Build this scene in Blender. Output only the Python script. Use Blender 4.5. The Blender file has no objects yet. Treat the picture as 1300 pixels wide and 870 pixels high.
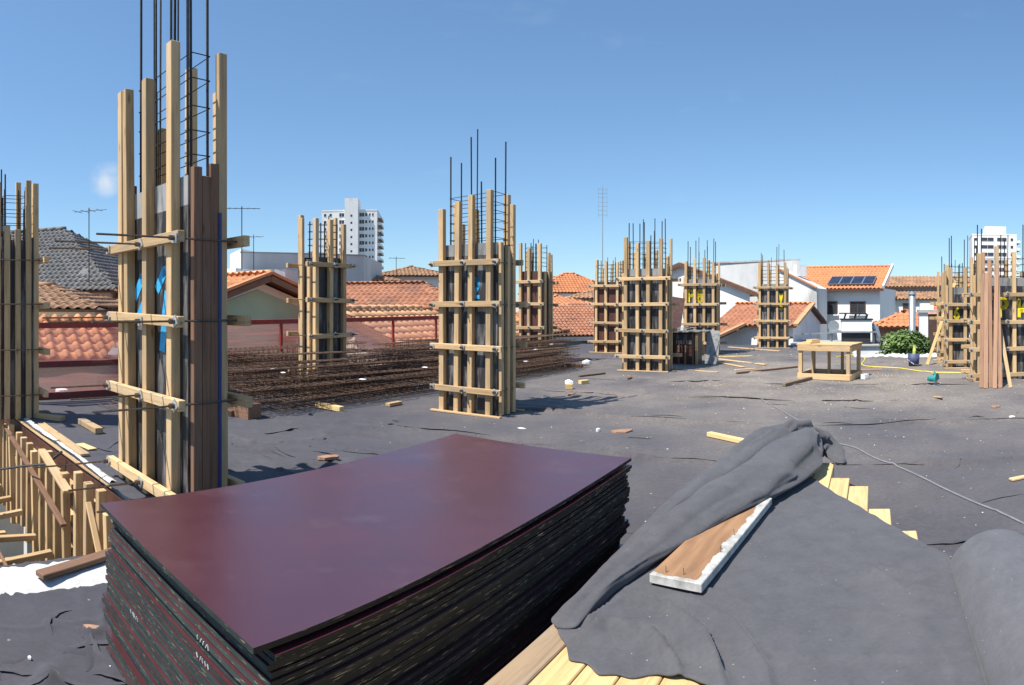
import bpy, math, random
import numpy as np
from mathutils import Vector, Matrix, Euler
random.seed(7); rng = np.random.default_rng(7)
SC = bpy.context.scene; COL = SC.collection
# ------------------------------------------------------------------ camera, sky, sun, exposure
F, YH, EYE = 780.0, 386.0, 1.55           # the photograph is a phone panorama: central cylindrical
cam = bpy.data.cameras.new('camera'); cam.type = 'PANO'; cam.panorama_type = 'CENTRAL_CYLINDRICAL'
cam.central_cylindrical_range_u_min = -650 / F; cam.central_cylindrical_range_u_max = 650 / F
cam.central_cylindrical_range_v_min = -(870 - YH) / F; cam.central_cylindrical_range_v_max = YH / F
cam.central_cylindrical_radius = 1.0; cam.clip_start = 0.02; cam.clip_end = 4000
co = bpy.data.objects.new('camera', cam); COL.objects.link(co)
co.location = (0, 0, EYE); co.rotation_euler = (math.radians(90), 0, 0); SC.camera = co
SUN_EL, SUN_AZ = math.radians(57), math.atan2(-.86, -.50)
W = bpy.data.worlds.new('World'); SC.world = W; W.use_nodes = True
wt = W.node_tree; bg = wt.nodes['Background']
sky = wt.nodes.new('ShaderNodeTexSky'); sky.sky_type = 'NISHITA'; sky.sun_disc = False
sky.sun_elevation = SUN_EL; sky.sun_rotation = SUN_AZ; sky.altitude = 100
sky.air_density = 1.0; sky.dust_density = 0.2; sky.ozone_density = 2.6
def wn(t, **k):
    n = wt.nodes.new(t)
    for a, b in k.items(): setattr(n, a, b)
    return n
# thin wisps of cloud, the same all round the sky
tc = wn('ShaderNodeTexCoord'); mp = wn('ShaderNodeMapping'); mp.inputs['Scale'].default_value = (2.2, 2.2, 7.0)
nz = wn('ShaderNodeTexNoise'); nz.inputs['Scale'].default_value = 1.9; nz.inputs['Detail'].default_value = 7; nz.inputs['Roughness'].default_value = .6
cr = wn('ShaderNodeValToRGB'); cr.color_ramp.elements[0].position = .6; cr.color_ramp.elements[1].position = .86
cr.color_ramp.elements[1].color = (.10, .10, .10, 1)
mx = wn('ShaderNodeMixRGB'); mx.inputs[2].default_value = (5.6, 6.0, 6.4, 1)
wt.links.new(tc.outputs['Generated'], mp.inputs[0]); wt.links.new(mp.outputs[0], nz.inputs['Vector'])
wt.links.new(nz.outputs['Fac'], cr.inputs[0]); wt.links.new(cr.outputs[0], mx.inputs[0])
gm = wn('ShaderNodeGamma'); gm.inputs[1].default_value = .76; tint = wn('ShaderNodeMixRGB', blend_type='MULTIPLY'); tint.inputs[0].default_value = 1; tint.inputs[2].default_value = (.95, 1.25, 1.50, 1)
wt.links.new(sky.outputs[0], gm.inputs[0]); wt.links.new(gm.outputs[0], tint.inputs[1]); wt.links.new(tint.outputs[0], mx.inputs[1])
# one small puff of cloud low over the roofs
pu = wn('ShaderNodeVectorMath', operation='DISTANCE'); pdv = Vector((-.6131, .79, .203)).normalized(); pu.inputs[1].default_value = pdv
sq = wn('ShaderNodeVectorMath', operation='NORMALIZE'); wt.links.new(tc.outputs['Generated'], sq.inputs[0]); wt.links.new(sq.outputs[0], pu.inputs[0])
pm = wn('ShaderNodeMapRange'); pm.inputs[1].default_value = .042; pm.inputs[2].default_value = .0; wt.links.new(pu.outputs['Value'], pm.inputs[0])
pn = wn('ShaderNodeTexNoise'); pn.inputs['Scale'].default_value = 32; pn.inputs['Detail'].default_value = 6; wt.links.new(sq.outputs[0], pn.inputs['Vector'])
pp = wn('ShaderNodeMath', operation='MULTIPLY'); wt.links.new(pm.outputs[0], pp.inputs[0]); wt.links.new(pn.outputs['Fac'], pp.inputs[1])
pr = wn('ShaderNodeMapRange'); pr.inputs[1].default_value = .12; pr.inputs[2].default_value = .5; pr.inputs[4].default_value = .75; wt.links.new(pp.outputs[0], pr.inputs[0])
mx2 = wn('ShaderNodeMixRGB'); mx2.inputs[2].default_value = (5.4, 5.6, 5.8, 1); wt.links.new(pr.outputs[0], mx2.inputs[0]); wt.links.new(mx.outputs[0], mx2.inputs[1]); wt.links.new(mx2.outputs[0], bg.inputs[0])
bg.inputs[1].default_value = 0.105
sl = bpy.data.lights.new('sun', 'SUN'); sl.energy = 4.8; sl.angle = math.radians(.53); sl.color = (1, .955, .88)
so = bpy.data.objects.new('sun', sl); COL.objects.link(so)
sd = Vector((math.sin(SUN_AZ) * math.cos(SUN_EL), math.cos(SUN_AZ) * math.cos(SUN_EL), math.sin(SUN_EL)))
so.rotation_euler = sd.to_track_quat('Z', 'Y').to_euler(); so.location = sd * 50
SC.view_settings.view_transform = 'Standard'; SC.view_settings.look = 'None'
SC.view_settings.exposure = 0.6; SC.view_settings.gamma = 1.0; SC.view_settings.use_curve_mapping = False
SC.render.engine = 'CYCLES'; SC.cycles.max_bounces = 6; SC.cycles.transparent_max_bounces = 12
SC.cycles.use_denoising = True
# ------------------------------------------------------------------ frames
GA = math.radians(30); A = Vector((math.sin(GA), math.cos(GA), 0)); B = Vector((math.cos(GA), -math.sin(GA), 0))
def st(s, t, z=0): return A * s + B * t + Vector((0, 0, z))              # building grid
def pol(px, rho, z=0):                                                    # bearing (in photo columns) and distance
    th = (px - 650) / F; return Vector((rho * math.sin(th), rho * math.cos(th), z))
def hz(py, rho): return EYE - (py - YH) * rho / F                          # height seen at photo row py at that distance
D0 = Vector((-.645, 1.44, 0)); PA = Vector((.554, .8325, 0)); PB = Vector((.8325, -.554, 0))
def pf(s, t, z=0): return D0 + PA * s + PB * t + Vector((0, 0, z))        # frame of the two lumber stacks
# ------------------------------------------------------------------ noise for geometry
_lat = rng.random((256, 256))
def vn(x, y, o=0):
    x = np.asarray(x, float) + o * 17.3; y = np.asarray(y, float) + o * 9.7
    xi = np.floor(x).astype(int); yi = np.floor(y).astype(int); fx = x - xi; fy = y - yi
    fx = fx * fx * (3 - 2 * fx); fy = fy * fy * (3 - 2 * fy)
    g = lambda a, b: _lat[a % 256, b % 256]
    return (g(xi, yi) * (1 - fx) + g(xi + 1, yi) * fx) * (1 - fy) + (g(xi, yi + 1) * (1 - fx) + g(xi + 1, yi + 1) * fx) * fy
# ------------------------------------------------------------------ materials
MATS = {}
def newmat(name):
    m = bpy.data.materials.new(name); m.use_nodes = True; MATS[name] = m
    return m, m.node_tree, m.node_tree.nodes['Principled BSDF']
def ramp(nt, fac, stops):
    r = nt.nodes.new('ShaderNodeValToRGB'); e = r.color_ramp.elements
    while len(e) < len(stops): e.new(.5)
    for i, (p, c) in enumerate(stops):
        e[i].position = p; e[i].color = tuple(c) + (1,) if len(c) == 3 else c
    nt.links.new(fac, r.inputs[0]); return r.outputs[0]
def noise(nt, vec, scale, detail=4, rough=.55, dist=0.0):
    n = nt.nodes.new('ShaderNodeTexNoise'); n.inputs['Scale'].default_value = scale; n.inputs['Detail'].default_value = detail
    n.inputs['Roughness'].default_value = rough; n.inputs['Distortion'].default_value = dist
    nt.links.new(vec, n.inputs['Vector']); return n.outputs['Fac']
def coords(nt, scale=(1, 1, 1), kind='Object', rand=True):
    t = nt.nodes.new('ShaderNodeTexCoord'); m = nt.nodes.new('ShaderNodeMapping'); m.inputs['Scale'].default_value = scale
    nt.links.new(t.outputs[kind], m.inputs[0])
    if rand:
        oi = nt.nodes.new('ShaderNodeObjectInfo'); ml = nt.nodes.new('ShaderNodeVectorMath'); ml.operation = 'MULTIPLY'
        cx = nt.nodes.new('ShaderNodeCombineXYZ')
        for i in range(3): nt.links.new(oi.outputs['Random'], cx.inputs[i])
        ml.inputs[1].default_value = (31, 57, 83); nt.links.new(cx.outputs[0], ml.inputs[0]); nt.links.new(ml.outputs[0], m.inputs['Location'])
    return m.outputs[0]
def mixc(nt, fac, a, b, mode='MIX'):
    m = nt.nodes.new('ShaderNodeMixRGB'); m.blend_type = mode
    for i, v in ((0, fac), (1, a), (2, b)):
        if isinstance(v, (int, float)): m.inputs[i].default_value = v
        elif isinstance(v, tuple): m.inputs[i].default_value = v + (1,) if len(v) == 3 else v
        else: nt.links.new(v, m.inputs[i])
    return m.outputs[0]
def bump(nt, bs, h, strength=.3, dist=.01):
    b = nt.nodes.new('ShaderNodeBump'); b.inputs['Strength'].default_value = strength; b.inputs['Distance'].default_value = dist
    nt.links.new(h, b.inputs['Height']); nt.links.new(b.outputs[0], bs.inputs['Normal'])
def vary(nt, col, lo=.75, hi=1.15):
    oi = nt.nodes.new('ShaderNodeObjectInfo'); mr = nt.nodes.new('ShaderNodeMapRange')
    mr.inputs['To Min'].default_value = lo; mr.inputs['To Max'].default_value = hi
    nt.links.new(oi.outputs['Random'], mr.inputs[0])
    h = nt.nodes.new('ShaderNodeHueSaturation'); nt.links.new(mr.outputs[0], h.inputs['Value']); nt.links.new(col, h.inputs['Color'])
    return h.outputs[0]
def wood(name, light, dark, grey, lo=.75, hi=1.12, greyamt=.35):
    m, nt, bs = newmat(name)
    v = coords(nt, (1.2, 22, 22)); g = noise(nt, v, 1.6, 5, .6, .8)
    v2 = coords(nt, (1.2, 3, 3)); g2 = noise(nt, v2, 1.1, 3)
    c = ramp(nt, g, [(.3, dark), (.52, light), (.75, tuple(min(1, x * 1.12) for x in light))])
    c = mixc(nt, ramp(nt, g2, [(.48, (0, 0, 0)), (.72, (greyamt,) * 3)]), c, grey)
    kn = nt.nodes.new('ShaderNodeTexVoronoi'); kn.inputs['Scale'].default_value = 1.0
    nt.links.new(coords(nt, (2.1, 7, 7)), kn.inputs['Vector'])
    c = mixc(nt, ramp(nt, kn.outputs['Distance'], [(.05, (.8,) * 3), (.13, (0, 0, 0))]), c, tuple(x * .45 for x in dark))
    sp = noise(nt, coords(nt, (6, 14, 14)), 4, 4)
    c = mixc(nt, ramp(nt, sp, [(.62, (0, 0, 0)), (.74, (.5,) * 3)]), c, tuple(x * .8 for x in grey))
    nt.links.new(vary(nt, c, lo, hi), bs.inputs['Base Color']); bs.inputs['Roughness'].default_value = .78
    bump(nt, bs, g, .35, .004); return m
wood('pine', (.62, .42, .215), (.45, .275, .125), (.37, .31, .235), .7, 1.12, .45)
wood('pine_new', (.66, .48, .22), (.52, .34, .13), (.46, .37, .24), .88, 1.08, .2)
wood('old_wood', (.30, .21, .13), (.17, .11, .065), (.26, .235, .20), .7, 1.2, .6)
wood('brown_wood', (.20, .105, .06), (.12, .06, .034), (.2, .15, .11), .75, 1.2, .3)
wood('red_wood', (.34, .19, .115), (.23, .12, .07), (.27, .2, .15), .8, 1.2, .3)
def plain(name, c1, c2, scale=3, rough=.8, bs_=.25, metal=0., detail=5, lo=.94, hi=1.06, c3=None, kind='Object', sc3=(1, 1, 1), bd=.01):
    m, nt, bs = newmat(name)
    v = coords(nt, sc3, kind, kind == 'Object'); g = noise(nt, v, scale, detail, .6)
    c = ramp(nt, g, [(.3, c1), (.68, c2)])
    if c3:
        g3 = noise(nt, v, scale * .37, 6, .65); c = mixc(nt, ramp(nt, g3, [(.52, (0, 0, 0)), (.68, (.85,) * 3)]), c, c3)
    nt.links.new(vary(nt, c, lo, hi), bs.inputs['Base Color']); bs.inputs['Roughness'].default_value = rough; bs.inputs['Metallic'].default_value = metal
    if bs_: bump(nt, bs, g, bs_, bd)
    return m
# film faced plywood of the column forms, smeared with cement
def formply(name, base, base2, cem, amt):
    m, nt, bs = newmat(name)
    g = noise(nt, coords(nt, (5, 5, .6)), 2.2, 6, .65); g2 = noise(nt, coords(nt, (1, 1, 1)), 2.0, 4)
    c = ramp(nt, g2, [(.3, base), (.7, base2)])
    c = mixc(nt, ramp(nt, g, [(.5, (0, 0, 0)), (.62, (amt,) * 3), (.72, (amt * .6,) * 3)]), c, cem)
    nt.links.new(vary(nt, c, .8, 1.2), bs.inputs['Base Color']); bs.inputs['Roughness'].default_value = .5; bump(nt, bs, g, .2, .004)
formply('form_dark', (.018, .017, .018), (.035, .031, .032), (.30, .29, .28), .55)
formply('form_brown', (.05, .019, .014), (.085, .032, .022), (.16, .11, .09), .2)
formply('form_grey', (.22, .22, .22), (.34, .335, .32), (.06, .06, .06), .6)
plain('rebar', (.022, .022, .024), (.05, .044, .04), 30, .55, .2, .6)
plain('rebar_rust', (.065, .038, .026), (.17, .10, .065), 18, .75, .2, .25)
plain('tie_rod', (.10, .065, .045), (.22, .17, .13), 40, .5, .3, .7)
plain('plate', (.42, .40, .38), (.62, .60, .56), 25, .5, .1, .5)
plain('concrete', (.30, .29, .27), (.42, .41, .385), 2.5, .9, .3, c3=(.22, .21, .2))
plain('white_wall', (.74, .735, .72), (.82, .815, .80), 1.2, .85, .05, c3=(.64, .62, .585), sc3=(1, 1, .3))
plain('stained_wall', (.70, .69, .66), (.80, .79, .77), 1.4, .88, .08, c3=(.36, .35, .33), sc3=(1, 1, .35))
plain('grey_wall', (.48, .475, .465), (.58, .57, .56), .9, .9, .1, c3=(.40, .39, .38), sc3=(1, 1, .4))
plain('cream_wall', (.62, .55, .44), (.70, .63, .52), 1.2, .88, .1, c3=(.5, .44, .36))
plain('green_wall', (.36, .47, .33), (.42, .53, .38), 1.2, .85, .05)
plain('blue_wall', (.30, .37, .46), (.36, .42, .5), 1.2, .85, .05)
plain('brick_wall', (.36, .15, .09), (.48, .22, .14), 5, .9, .3, sc3=(1, 1, 3))
plain('white_paint', (.78, .78, .77), (.84, .84, .83), 9, .6, .05)
plain('white_scrap', (.78, .78, .78), (.9, .9, .9), 30, .6, .3)
plain('mortar', (.44, .43, .41), (.60, .59, .57), 14, .9, .5, c3=(.5, .49, .47), bd=.015)
plain('tile_orange', (.50, .19, .075), (.66, .28, .12), 6, .85, .2, lo=.62, hi=1.15, c3=(.36, .17, .09))
plain('tile_light', (.60, .31, .15), (.72, .41, .22), 6, .85, .2, lo=.7, hi=1.12, c3=(.46, .26, .15))
plain('tile_joined', (.50, .19, .08), (.66, .28, .13), 1.4, .85, .15, detail=12, c3=(.40, .20, .11))
plain('tile_bright', (.52, .19, .08), (.64, .25, .11), 2.2, .88, .2, detail=14, c3=(.38, .16, .08))
plain('tile_brown', (.30, .12, .065), (.44, .20, .115), 1.6, .88, .2, detail=14, c3=(.22, .11, .075))
plain('tile_old', (.22, .115, .06), (.46, .27, .16), 2.2, .9, .3, detail=14, c3=(.13, .09, .065))
plain('tile_grey', (.13, .125, .12), (.22, .21, .20), 2.5, .9, .2, detail=14, c3=(.16, .14, .12))
plain('fascia', (.085, .04, .025), (.14, .065, .04), 8, .7, .1)
plain('red_paint', (.34, .035, .025), (.46, .06, .04), 12, .55, .1, c3=(.25, .04, .03))
plain('dark_red_paint', (.15, .03, .03), (.22, .045, .04), 12, .6, .1)
plain('glass', (.025, .03, .035), (.05, .055, .065), 1, .08, 0)
plain('frame_brown', (.06, .03, .022), (.09, .045, .032), 6, .5, 0)
plain('black_paint', (.012, .012, .013), (.03, .03, .03), 6, .5, .05)
plain('steel', (.34, .36, .37), (.46, .48, .49), 10, .42, .05, .7)
plain('yellow_spray', (.78, .62, .015), (.86, .72, .03), 20, .6, 0)
plain('cyan_spray', (.02, .30, .62), (.05, .42, .75), 20, .6, 0)
plain('blue_paint', (.008, .025, .13), (.012, .04, .19), 20, .5, 0)
plain('blue_plastic', (.03, .045, .12), (.07, .09, .18), 8, .6, 0)
plain('teal_paint', (.01, .17, .18), (.02, .25, .25), 8, .4, 0)
plain('yellow_hose', (.70, .56, .05), (.8, .66, .1), 8, .5, 0)
plain('lime_plastic', (.50, .58, .10), (.6, .66, .16), 8, .5, 0)
plain('black_cable', (.03, .03, .032), (.06, .06, .065), 8, .6, 0)
plain('grey_cable', (.16, .16, .17), (.24, .24, .25), 8, .6, 0)
plain('solar', (.015, .022, .04), (.03, .04, .07), 3, .15, 0)
plain('leaf', (.06, .11, .018), (.15, .23, .055), 3, .6, 0, lo=.8, hi=1.2)
plain('leaf_dark', (.02, .045, .012), (.05, .09, .025), 3, .6, 0)
plain('bark', (.10, .07, .045), (.17, .12, .08), 12, .9, .4)
plain('soil', (.16, .13, .10), (.26, .22, .18), 1.5, .95, .4, kind='Generated', c3=(.12, .1, .08))
plain('sawdust', (.52, .40, .22), (.62, .50, .30), 20, .95, .4)
plain('earth', (.13, .12, .105), (.22, .205, .18), .05, .95, .2, c3=(.06, .085, .035))
# geotextile felt
def felt(name, base, dust=True):
    m, nt, bs = newmat(name)
    t = nt.nodes.new('ShaderNodeTexCoord'); P = t.outputs['Object']
    fib = noise(nt, P, 260, 3, .7); mid = noise(nt, P, 9, 5, .6); big = noise(nt, P, .55, 6, .62)
    d = tuple(x * .78 for x in base); l = tuple(x * 1.22 for x in base)
    c = ramp(nt, mid, [(.3, d), (.7, l)])
    c = mixc(nt, .2, c, ramp(nt, fib, [(.3, tuple(x * .5 for x in base)), (.7, tuple(x * 1.7 for x in base))]))
    c = mixc(nt, .3, c, ramp(nt, noise(nt, P, 55, 4, .7), [(.3, tuple(x * .7 for x in base)), (.7, tuple(x * 1.3 for x in base))]))
    if dust:
        # cement dust and sawdust trodden in: patches, strongest in the working area by the saw table
        sx = nt.nodes.new('ShaderNodeVectorMath'); sx.operation = 'DISTANCE'; sx.inputs[1].default_value = (7.0, 11.5, 0); nt.links.new(P, sx.inputs[0])
        near = ramp(nt, _mr(nt, sx.outputs['Value'], 2, 10), [(0, (1, 1, 1)), (1, (.13, .13, .13))])
        dm = ramp(nt, big, [(.30, (.25,) * 3), (.60, (1, 1, 1))])
        sp = ramp(nt, noise(nt, P, 26, 6, .7), [(.35, (.5,) * 3), (.65, (1, 1, 1))])
        f = mixc(nt, 1.0, mixc(nt, 1.0, near, dm, 'MULTIPLY'), sp, 'MULTIPLY')
        c = mixc(nt, f, c, (.30, .25, .20))
        scuff = ramp(nt, noise(nt, P, 2.3, 8, .7), [(.56, (0, 0, 0)), (.75, (.22,) * 3)])
        c = mixc(nt, scuff, c, (.20, .19, .19))
        fl = nt.nodes.new('ShaderNodeTexVoronoi'); fl.inputs['Scale'].default_value = 4.5; nt.links.new(P, fl.inputs['Vector'])
        c = mixc(nt, ramp(nt, fl.outputs['Distance'], [(.025, (.45,) * 3), (.05, (0, 0, 0))]), c, (.4, .36, .31))
    else:
        fl = nt.nodes.new('ShaderNodeTexVoronoi'); fl.inputs['Scale'].default_value = 16; nt.links.new(P, fl.inputs['Vector'])
        c = mixc(nt, ramp(nt, fl.outputs['Distance'], [(.03, (.8,) * 3), (.05, (0, 0, 0))]), c, (.4, .37, .33))
        c = mixc(nt, ramp(nt, noise(nt, P, 1.7, 7, .65), [(.5, (0, 0, 0)), (.72, (.22,) * 3)]), c, (.16, .15, .15))
    nt.links.new(c, bs.inputs['Base Color']); bs.inputs['Roughness'].default_value = .95
    bs.inputs['Specular IOR Level'].default_value = .25
    bs.inputs['Sheen Weight'].default_value = .12; bs.inputs['Sheen Roughness'].default_value = .5
    h = mixc(nt, .35, mid, fib); bump(nt, bs, h, .35, .006)
def _mr(nt, v, a, b):
    m = nt.nodes.new('ShaderNodeMapRange'); m.inputs[1].default_value = a; m.inputs[2].default_value = b; nt.links.new(v, m.inputs[0]); return m.outputs[0]
felt('felt_deck', (.043, .043, .057)); felt('felt_cloth', (.084, .082, .089), False); felt('felt_rolled', (.112, .110, .118), False)
# plywood sheets: purple brown film with smudges; painted edges with scratches, shade coloured into the long ones
m, nt, bs = newmat('film')
g = noise(nt, coords(nt, (1, 1, 1), 'Object', False), 1.6, 7, .62); g2 = noise(nt, coords(nt, (1, 3, 1), 'Object', False), 14, 5)
c = ramp(nt, g, [(.3, (.056, .0128, .018)), (.7, (.078, .0175, .024))])
sc_ = ramp(nt, noise(nt, coords(nt, (1, 9, 1), 'Object', False), 5, 9, .75), [(.66, (0, 0, 0)), (.78, (.35,) * 3)])
c = mixc(nt, sc_, c, (.13, .07, .075)); c = mixc(nt, ramp(nt, noise(nt, coords(nt, (1, 1, 1), 'Object', False), 2.6, 9, .7), [(.54, (0, 0, 0)), (.78, (.30,) * 3)]), c, (.17, .11, .12))
nt.links.new(c, bs.inputs['Base Color'])
nt.links.new(ramp(nt, g, [(.3, (.26,) * 3), (.7, (.38,) * 3)]), bs.inputs['Roughness']); bs.inputs['Specular IOR Level'].default_value = 1.0; bs.inputs['IOR'].default_value = 1.7
bump(nt, bs, g2, .03, .002)
def edgemat(name, a, b, sc):
    m, nt, bs = newmat(name)
    g = noise(nt, coords(nt, (1, 1, 1)), 9, 5); c = ramp(nt, g, [(.3, a), (.7, b)])
    c = mixc(nt, ramp(nt, noise(nt, coords(nt, sc), 2.0, 3, .6), [(.635, (0, 0, 0)), (.675, (.85,) * 3)]), c, (.46, .38, .24))
    nt.links.new(vary(nt, c, .65, 1.25), bs.inputs['Base Color']); bs.inputs['Roughness'].default_value = .75; bs.inputs['Specular IOR Level'].default_value = .2; bump(nt, bs, g, .2, .003)
edgemat('edge_paint', (.026, .036, .035), (.048, .062, .058), (3, 9, 150)); edgemat('edge_shaded', (.015, .015, .013), (.030, .028, .024), (6, 3, 170))  # second one: long sides, edge colour darkened to stand in for their shade
# mesh screen of the guard rail
m, nt, bs = newmat('screen')
g = noise(nt, coords(nt, (.6, .6, 16), 'Object', False), 1.6, 4)
bs.inputs['Base Color'].default_value = (.70, .28, .24, 1); bs.inputs['Roughness'].default_value = .9
tr = nt.nodes.new('ShaderNodeBsdfTranslucent'); tr.inputs[0].default_value = (.82, .36, .30, 1); tp = nt.nodes.new('ShaderNodeBsdfTransparent'); m1 = nt.nodes.new('ShaderNodeMixShader'); m2 = nt.nodes.new('ShaderNodeMixShader')
m1.inputs[0].default_value = .6; nt.links.new(bs.outputs[0], m1.inputs[1]); nt.links.new(tr.outputs[0], m1.inputs[2])
nt.links.new(ramp(nt, g, [(.35, (.30,) * 3), (.65, (.60,) * 3)]), m2.inputs[0]); nt.links.new(tp.outputs[0], m2.inputs[1]); nt.links.new(m1.outputs[0], m2.inputs[2])
nt.links.new(m2.outputs[0], nt.nodes['Material Output'].inputs[0])
# painted white wall mark board
m, nt, bs = newmat('form_board')
P = coords(nt, (1, 1, 1), 'Object', False)
c = ramp(nt, noise(nt, coords(nt, (1.5, 12, 6), 'Object', False), 2, 5), [(.3, (.22, .115, .055)), (.7, (.38, .21, .105))])
sep = nt.nodes.new('ShaderNodeSeparateXYZ'); nt.links.new(P, sep.inputs[0])
ad = nt.nodes.new('ShaderNodeMath'); ad.operation = 'MULTIPLY_ADD'; ad.inputs[1].default_value = .09
nt.links.new(noise(nt, P, 9, 4), ad.inputs[0]); nt.links.new(sep.outputs[1], ad.inputs[2])
e1 = _mr(nt, ad.outputs[0], -.030, -.036)
ad2 = nt.nodes.new('ShaderNodeMath'); ad2.operation = 'MULTIPLY_ADD'; ad2.inputs[1].default_value = .08
nt.links.new(noise(nt, P, 11, 4), ad2.inputs[0]); nt.links.new(sep.outputs[0], ad2.inputs[2])
e2 = _mr(nt, ad2.outputs[0], -.512, -.518)
mxm = nt.nodes.new('ShaderNodeMath'); mxm.operation = 'MAXIMUM'; nt.links.new(e1, mxm.inputs[0]); nt.links.new(e2, mxm.inputs[1])
c = mixc(nt, mxm.outputs[0], c, ramp(nt, noise(nt, P, 14, 6, .7), [(.35, (.30, .29, .26)), (.6, (.54, .53, .50))])); nt.links.new(c, bs.inputs['Base Color']); bs.inputs['Roughness'].default_value = .8
# ------------------------------------------------------------------ geometry helpers
class MB:
    def __init__(s): s.v = []; s.f = []; s.m = []
    def add(s, vs, fs, mi=0):
        o = len(s.v); s.v += [tuple(v) for v in vs]; s.f += [tuple(i + o for i in f) for f in fs]; s.m += [mi] * len(fs); return s
    def box(s, lo, hi, mi=0):
        x0, y0, z0 = lo; x1, y1, z1 = hi
        return s.add([(x0, y0, z0), (x1, y0, z0), (x1, y1, z0), (x0, y1, z0), (x0, y0, z1), (x1, y0, z1), (x1, y1, z1), (x0, y1, z1)],
                     [(3, 2, 1, 0), (4, 5, 6, 7), (0, 1, 5, 4), (1, 2, 6, 5), (2, 3, 7, 6), (3, 0, 4, 7)], mi)
    def bar(s, p0, p1, w, h, up=(0, 0, 1), mi=0):
        p0 = Vector(p0); p1 = Vector(p1); x = (p1 - p0).normalized(); y = Vector(up).cross(x)
        if y.length < 1e-4: y = Vector((1, 0, 0)).cross(x)
        y.normalize(); z = x.cross(y); vs = []
        for p in (p0, p1):
            for a, b in ((-1, -1), (1, -1), (1, 1), (-1, 1)): vs.append(p + y * (a * w / 2) + z * (b * h / 2))
        return s.add(vs, [(3, 2, 1, 0), (4, 5, 6, 7), (0, 1, 5, 4), (1, 2, 6, 5), (2, 3, 7, 6), (3, 0, 4, 7)], mi)
    def tube(s, pts, r, n=5, mi=0, cap=True):
        pts = [Vector(p) for p in pts]; vs = []; k = len(pts)
        for i, p in enumerate(pts):
            d = (pts[min(i + 1, k - 1)] - pts[max(i - 1, 0)]).normalized()
            u = d.cross(Vector((0, 0, 1)))
            if u.length < 1e-3: u = d.cross(Vector((1, 0, 0)))
            u.normalize(); w = d.cross(u); rr = r[i] if isinstance(r, (list, tuple)) else r
            for j in range(n):
                a = 2 * math.pi * j / n; vs.append(p + u * (math.cos(a) * rr) + w * (math.sin(a) * rr))
        fs = [(i * n + j, i * n + (j + 1) % n, (i + 1) * n + (j + 1) % n, (i + 1) * n + j) for i in range(k - 1) for j in range(n)]
        if cap: fs += [tuple(range(n))[::-1], tuple((k - 1) * n + j for j in range(n))]
        return s.add(vs, fs, mi)
    def mesh(s, name, mats, smooth=False):
        me = bpy.data.meshes.new(name); me.from_pydata(s.v, [], s.f)
        for m in (mats if isinstance(mats, (list, tuple)) else [mats]): me.materials.append(MATS[m])
        if any(s.m): me.polygons.foreach_set('material_index', s.m)
        if smooth: me.polygons.foreach_set('use_smooth', [True] * len(s.f))
        me.update(); return me
    def build(s, name, mats, parent=None, loc=(0, 0, 0), smooth=False, rot=None):
        return link(name, s.mesh(name, mats, smooth), parent, loc, rot)
def link(name, me, parent=None, loc=(0, 0, 0), rot=None):
    o = bpy.data.objects.new(name, me); COL.objects.link(o); o.location = loc
    if rot is not None: o.rotation_euler = rot
    if parent is not None: o.parent = parent
    return o
def tag(o, label, cat, group=None):
    o['label'] = label; o['category'] = cat
    if group: o['group'] = group
    return o
def thing(name, label, cat, loc=(0, 0, 0), rz=0, group=None):
    o = link(name, None, None, loc, (0, 0, rz)); o.empty_display_size = .1
    return tag(o, label, cat, group)
def kind(o, k): o['kind'] = k; return o
_lc = {}
def lumber_mesh(L, w, t, mat, c=.004):
    key = (round(L, 2), round(w, 3), round(t, 3), mat)
    if key in _lc: return _lc[key]
    c = min(c, w * .2, t * .2); h = (L / 2, w / 2, t / 2); vs = []; idx = {}
    for sx in (-1, 1):
        for sy in (-1, 1):
            for sz in (-1, 1):
                for ax in range(3):
                    p = [sx * h[0], sy * h[1], sz * h[2]]
                    for k, sg in enumerate((sx, sy, sz)):
                        if k != ax: p[k] -= sg * c
                    idx[(sx, sy, sz, ax)] = len(vs); vs.append(p)
    fs = []
    for ax in range(3):
        o = [k for k in range(3) if k != ax]
        for sg in (-1, 1):
            q = []
            for a, b in ((-1, -1), (1, -1), (1, 1), (-1, 1)):
                k = [0, 0, 0]; k[ax] = sg; k[o[0]] = a; k[o[1]] = b; q.append(idx[tuple(k) + (ax,)])
            fs.append(q)
    for ax in range(3):                      # edges parallel to ax
        o = [k for k in range(3) if k != ax]
        for a in (-1, 1):
            for b in (-1, 1):
                k0 = [0] * 3; k1 = [0] * 3; k0[ax] = -1; k1[ax] = 1; k0[o[0]] = k1[o[0]] = a; k0[o[1]] = k1[o[1]] = b
                fs.append([idx[tuple(k0) + (o[0],)], idx[tuple(k1) + (o[0],)], idx[tuple(k1) + (o[1],)], idx[tuple(k0) + (o[1],)]])
    for sx in (-1, 1):
        for sy in (-1, 1):
            for sz in (-1, 1): fs.append([idx[(sx, sy, sz, k)] for k in range(3)])
    me = bpy.data.meshes.new('lumber'); me.from_pydata(vs, [], fs)
    import bmesh
    bm = bmesh.new(); bm.from_mesh(me); bmesh.ops.recalc_face_normals(bm, faces=bm.faces); bm.to_mesh(me); bm.free()
    me.materials.append(MATS[mat]); _lc[key] = me; return me
def frame_rot(x, up):
    x = Vector(x).normalized(); y = Vector(up).cross(x)
    if y.length < 1e-4: y = Vector((0, 1, 0)) if abs(x.y) < .9 else Vector((1, 0, 0))
    y.normalize(); z = x.cross(y); return Matrix((x, y, z)).transposed().to_euler()
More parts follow.
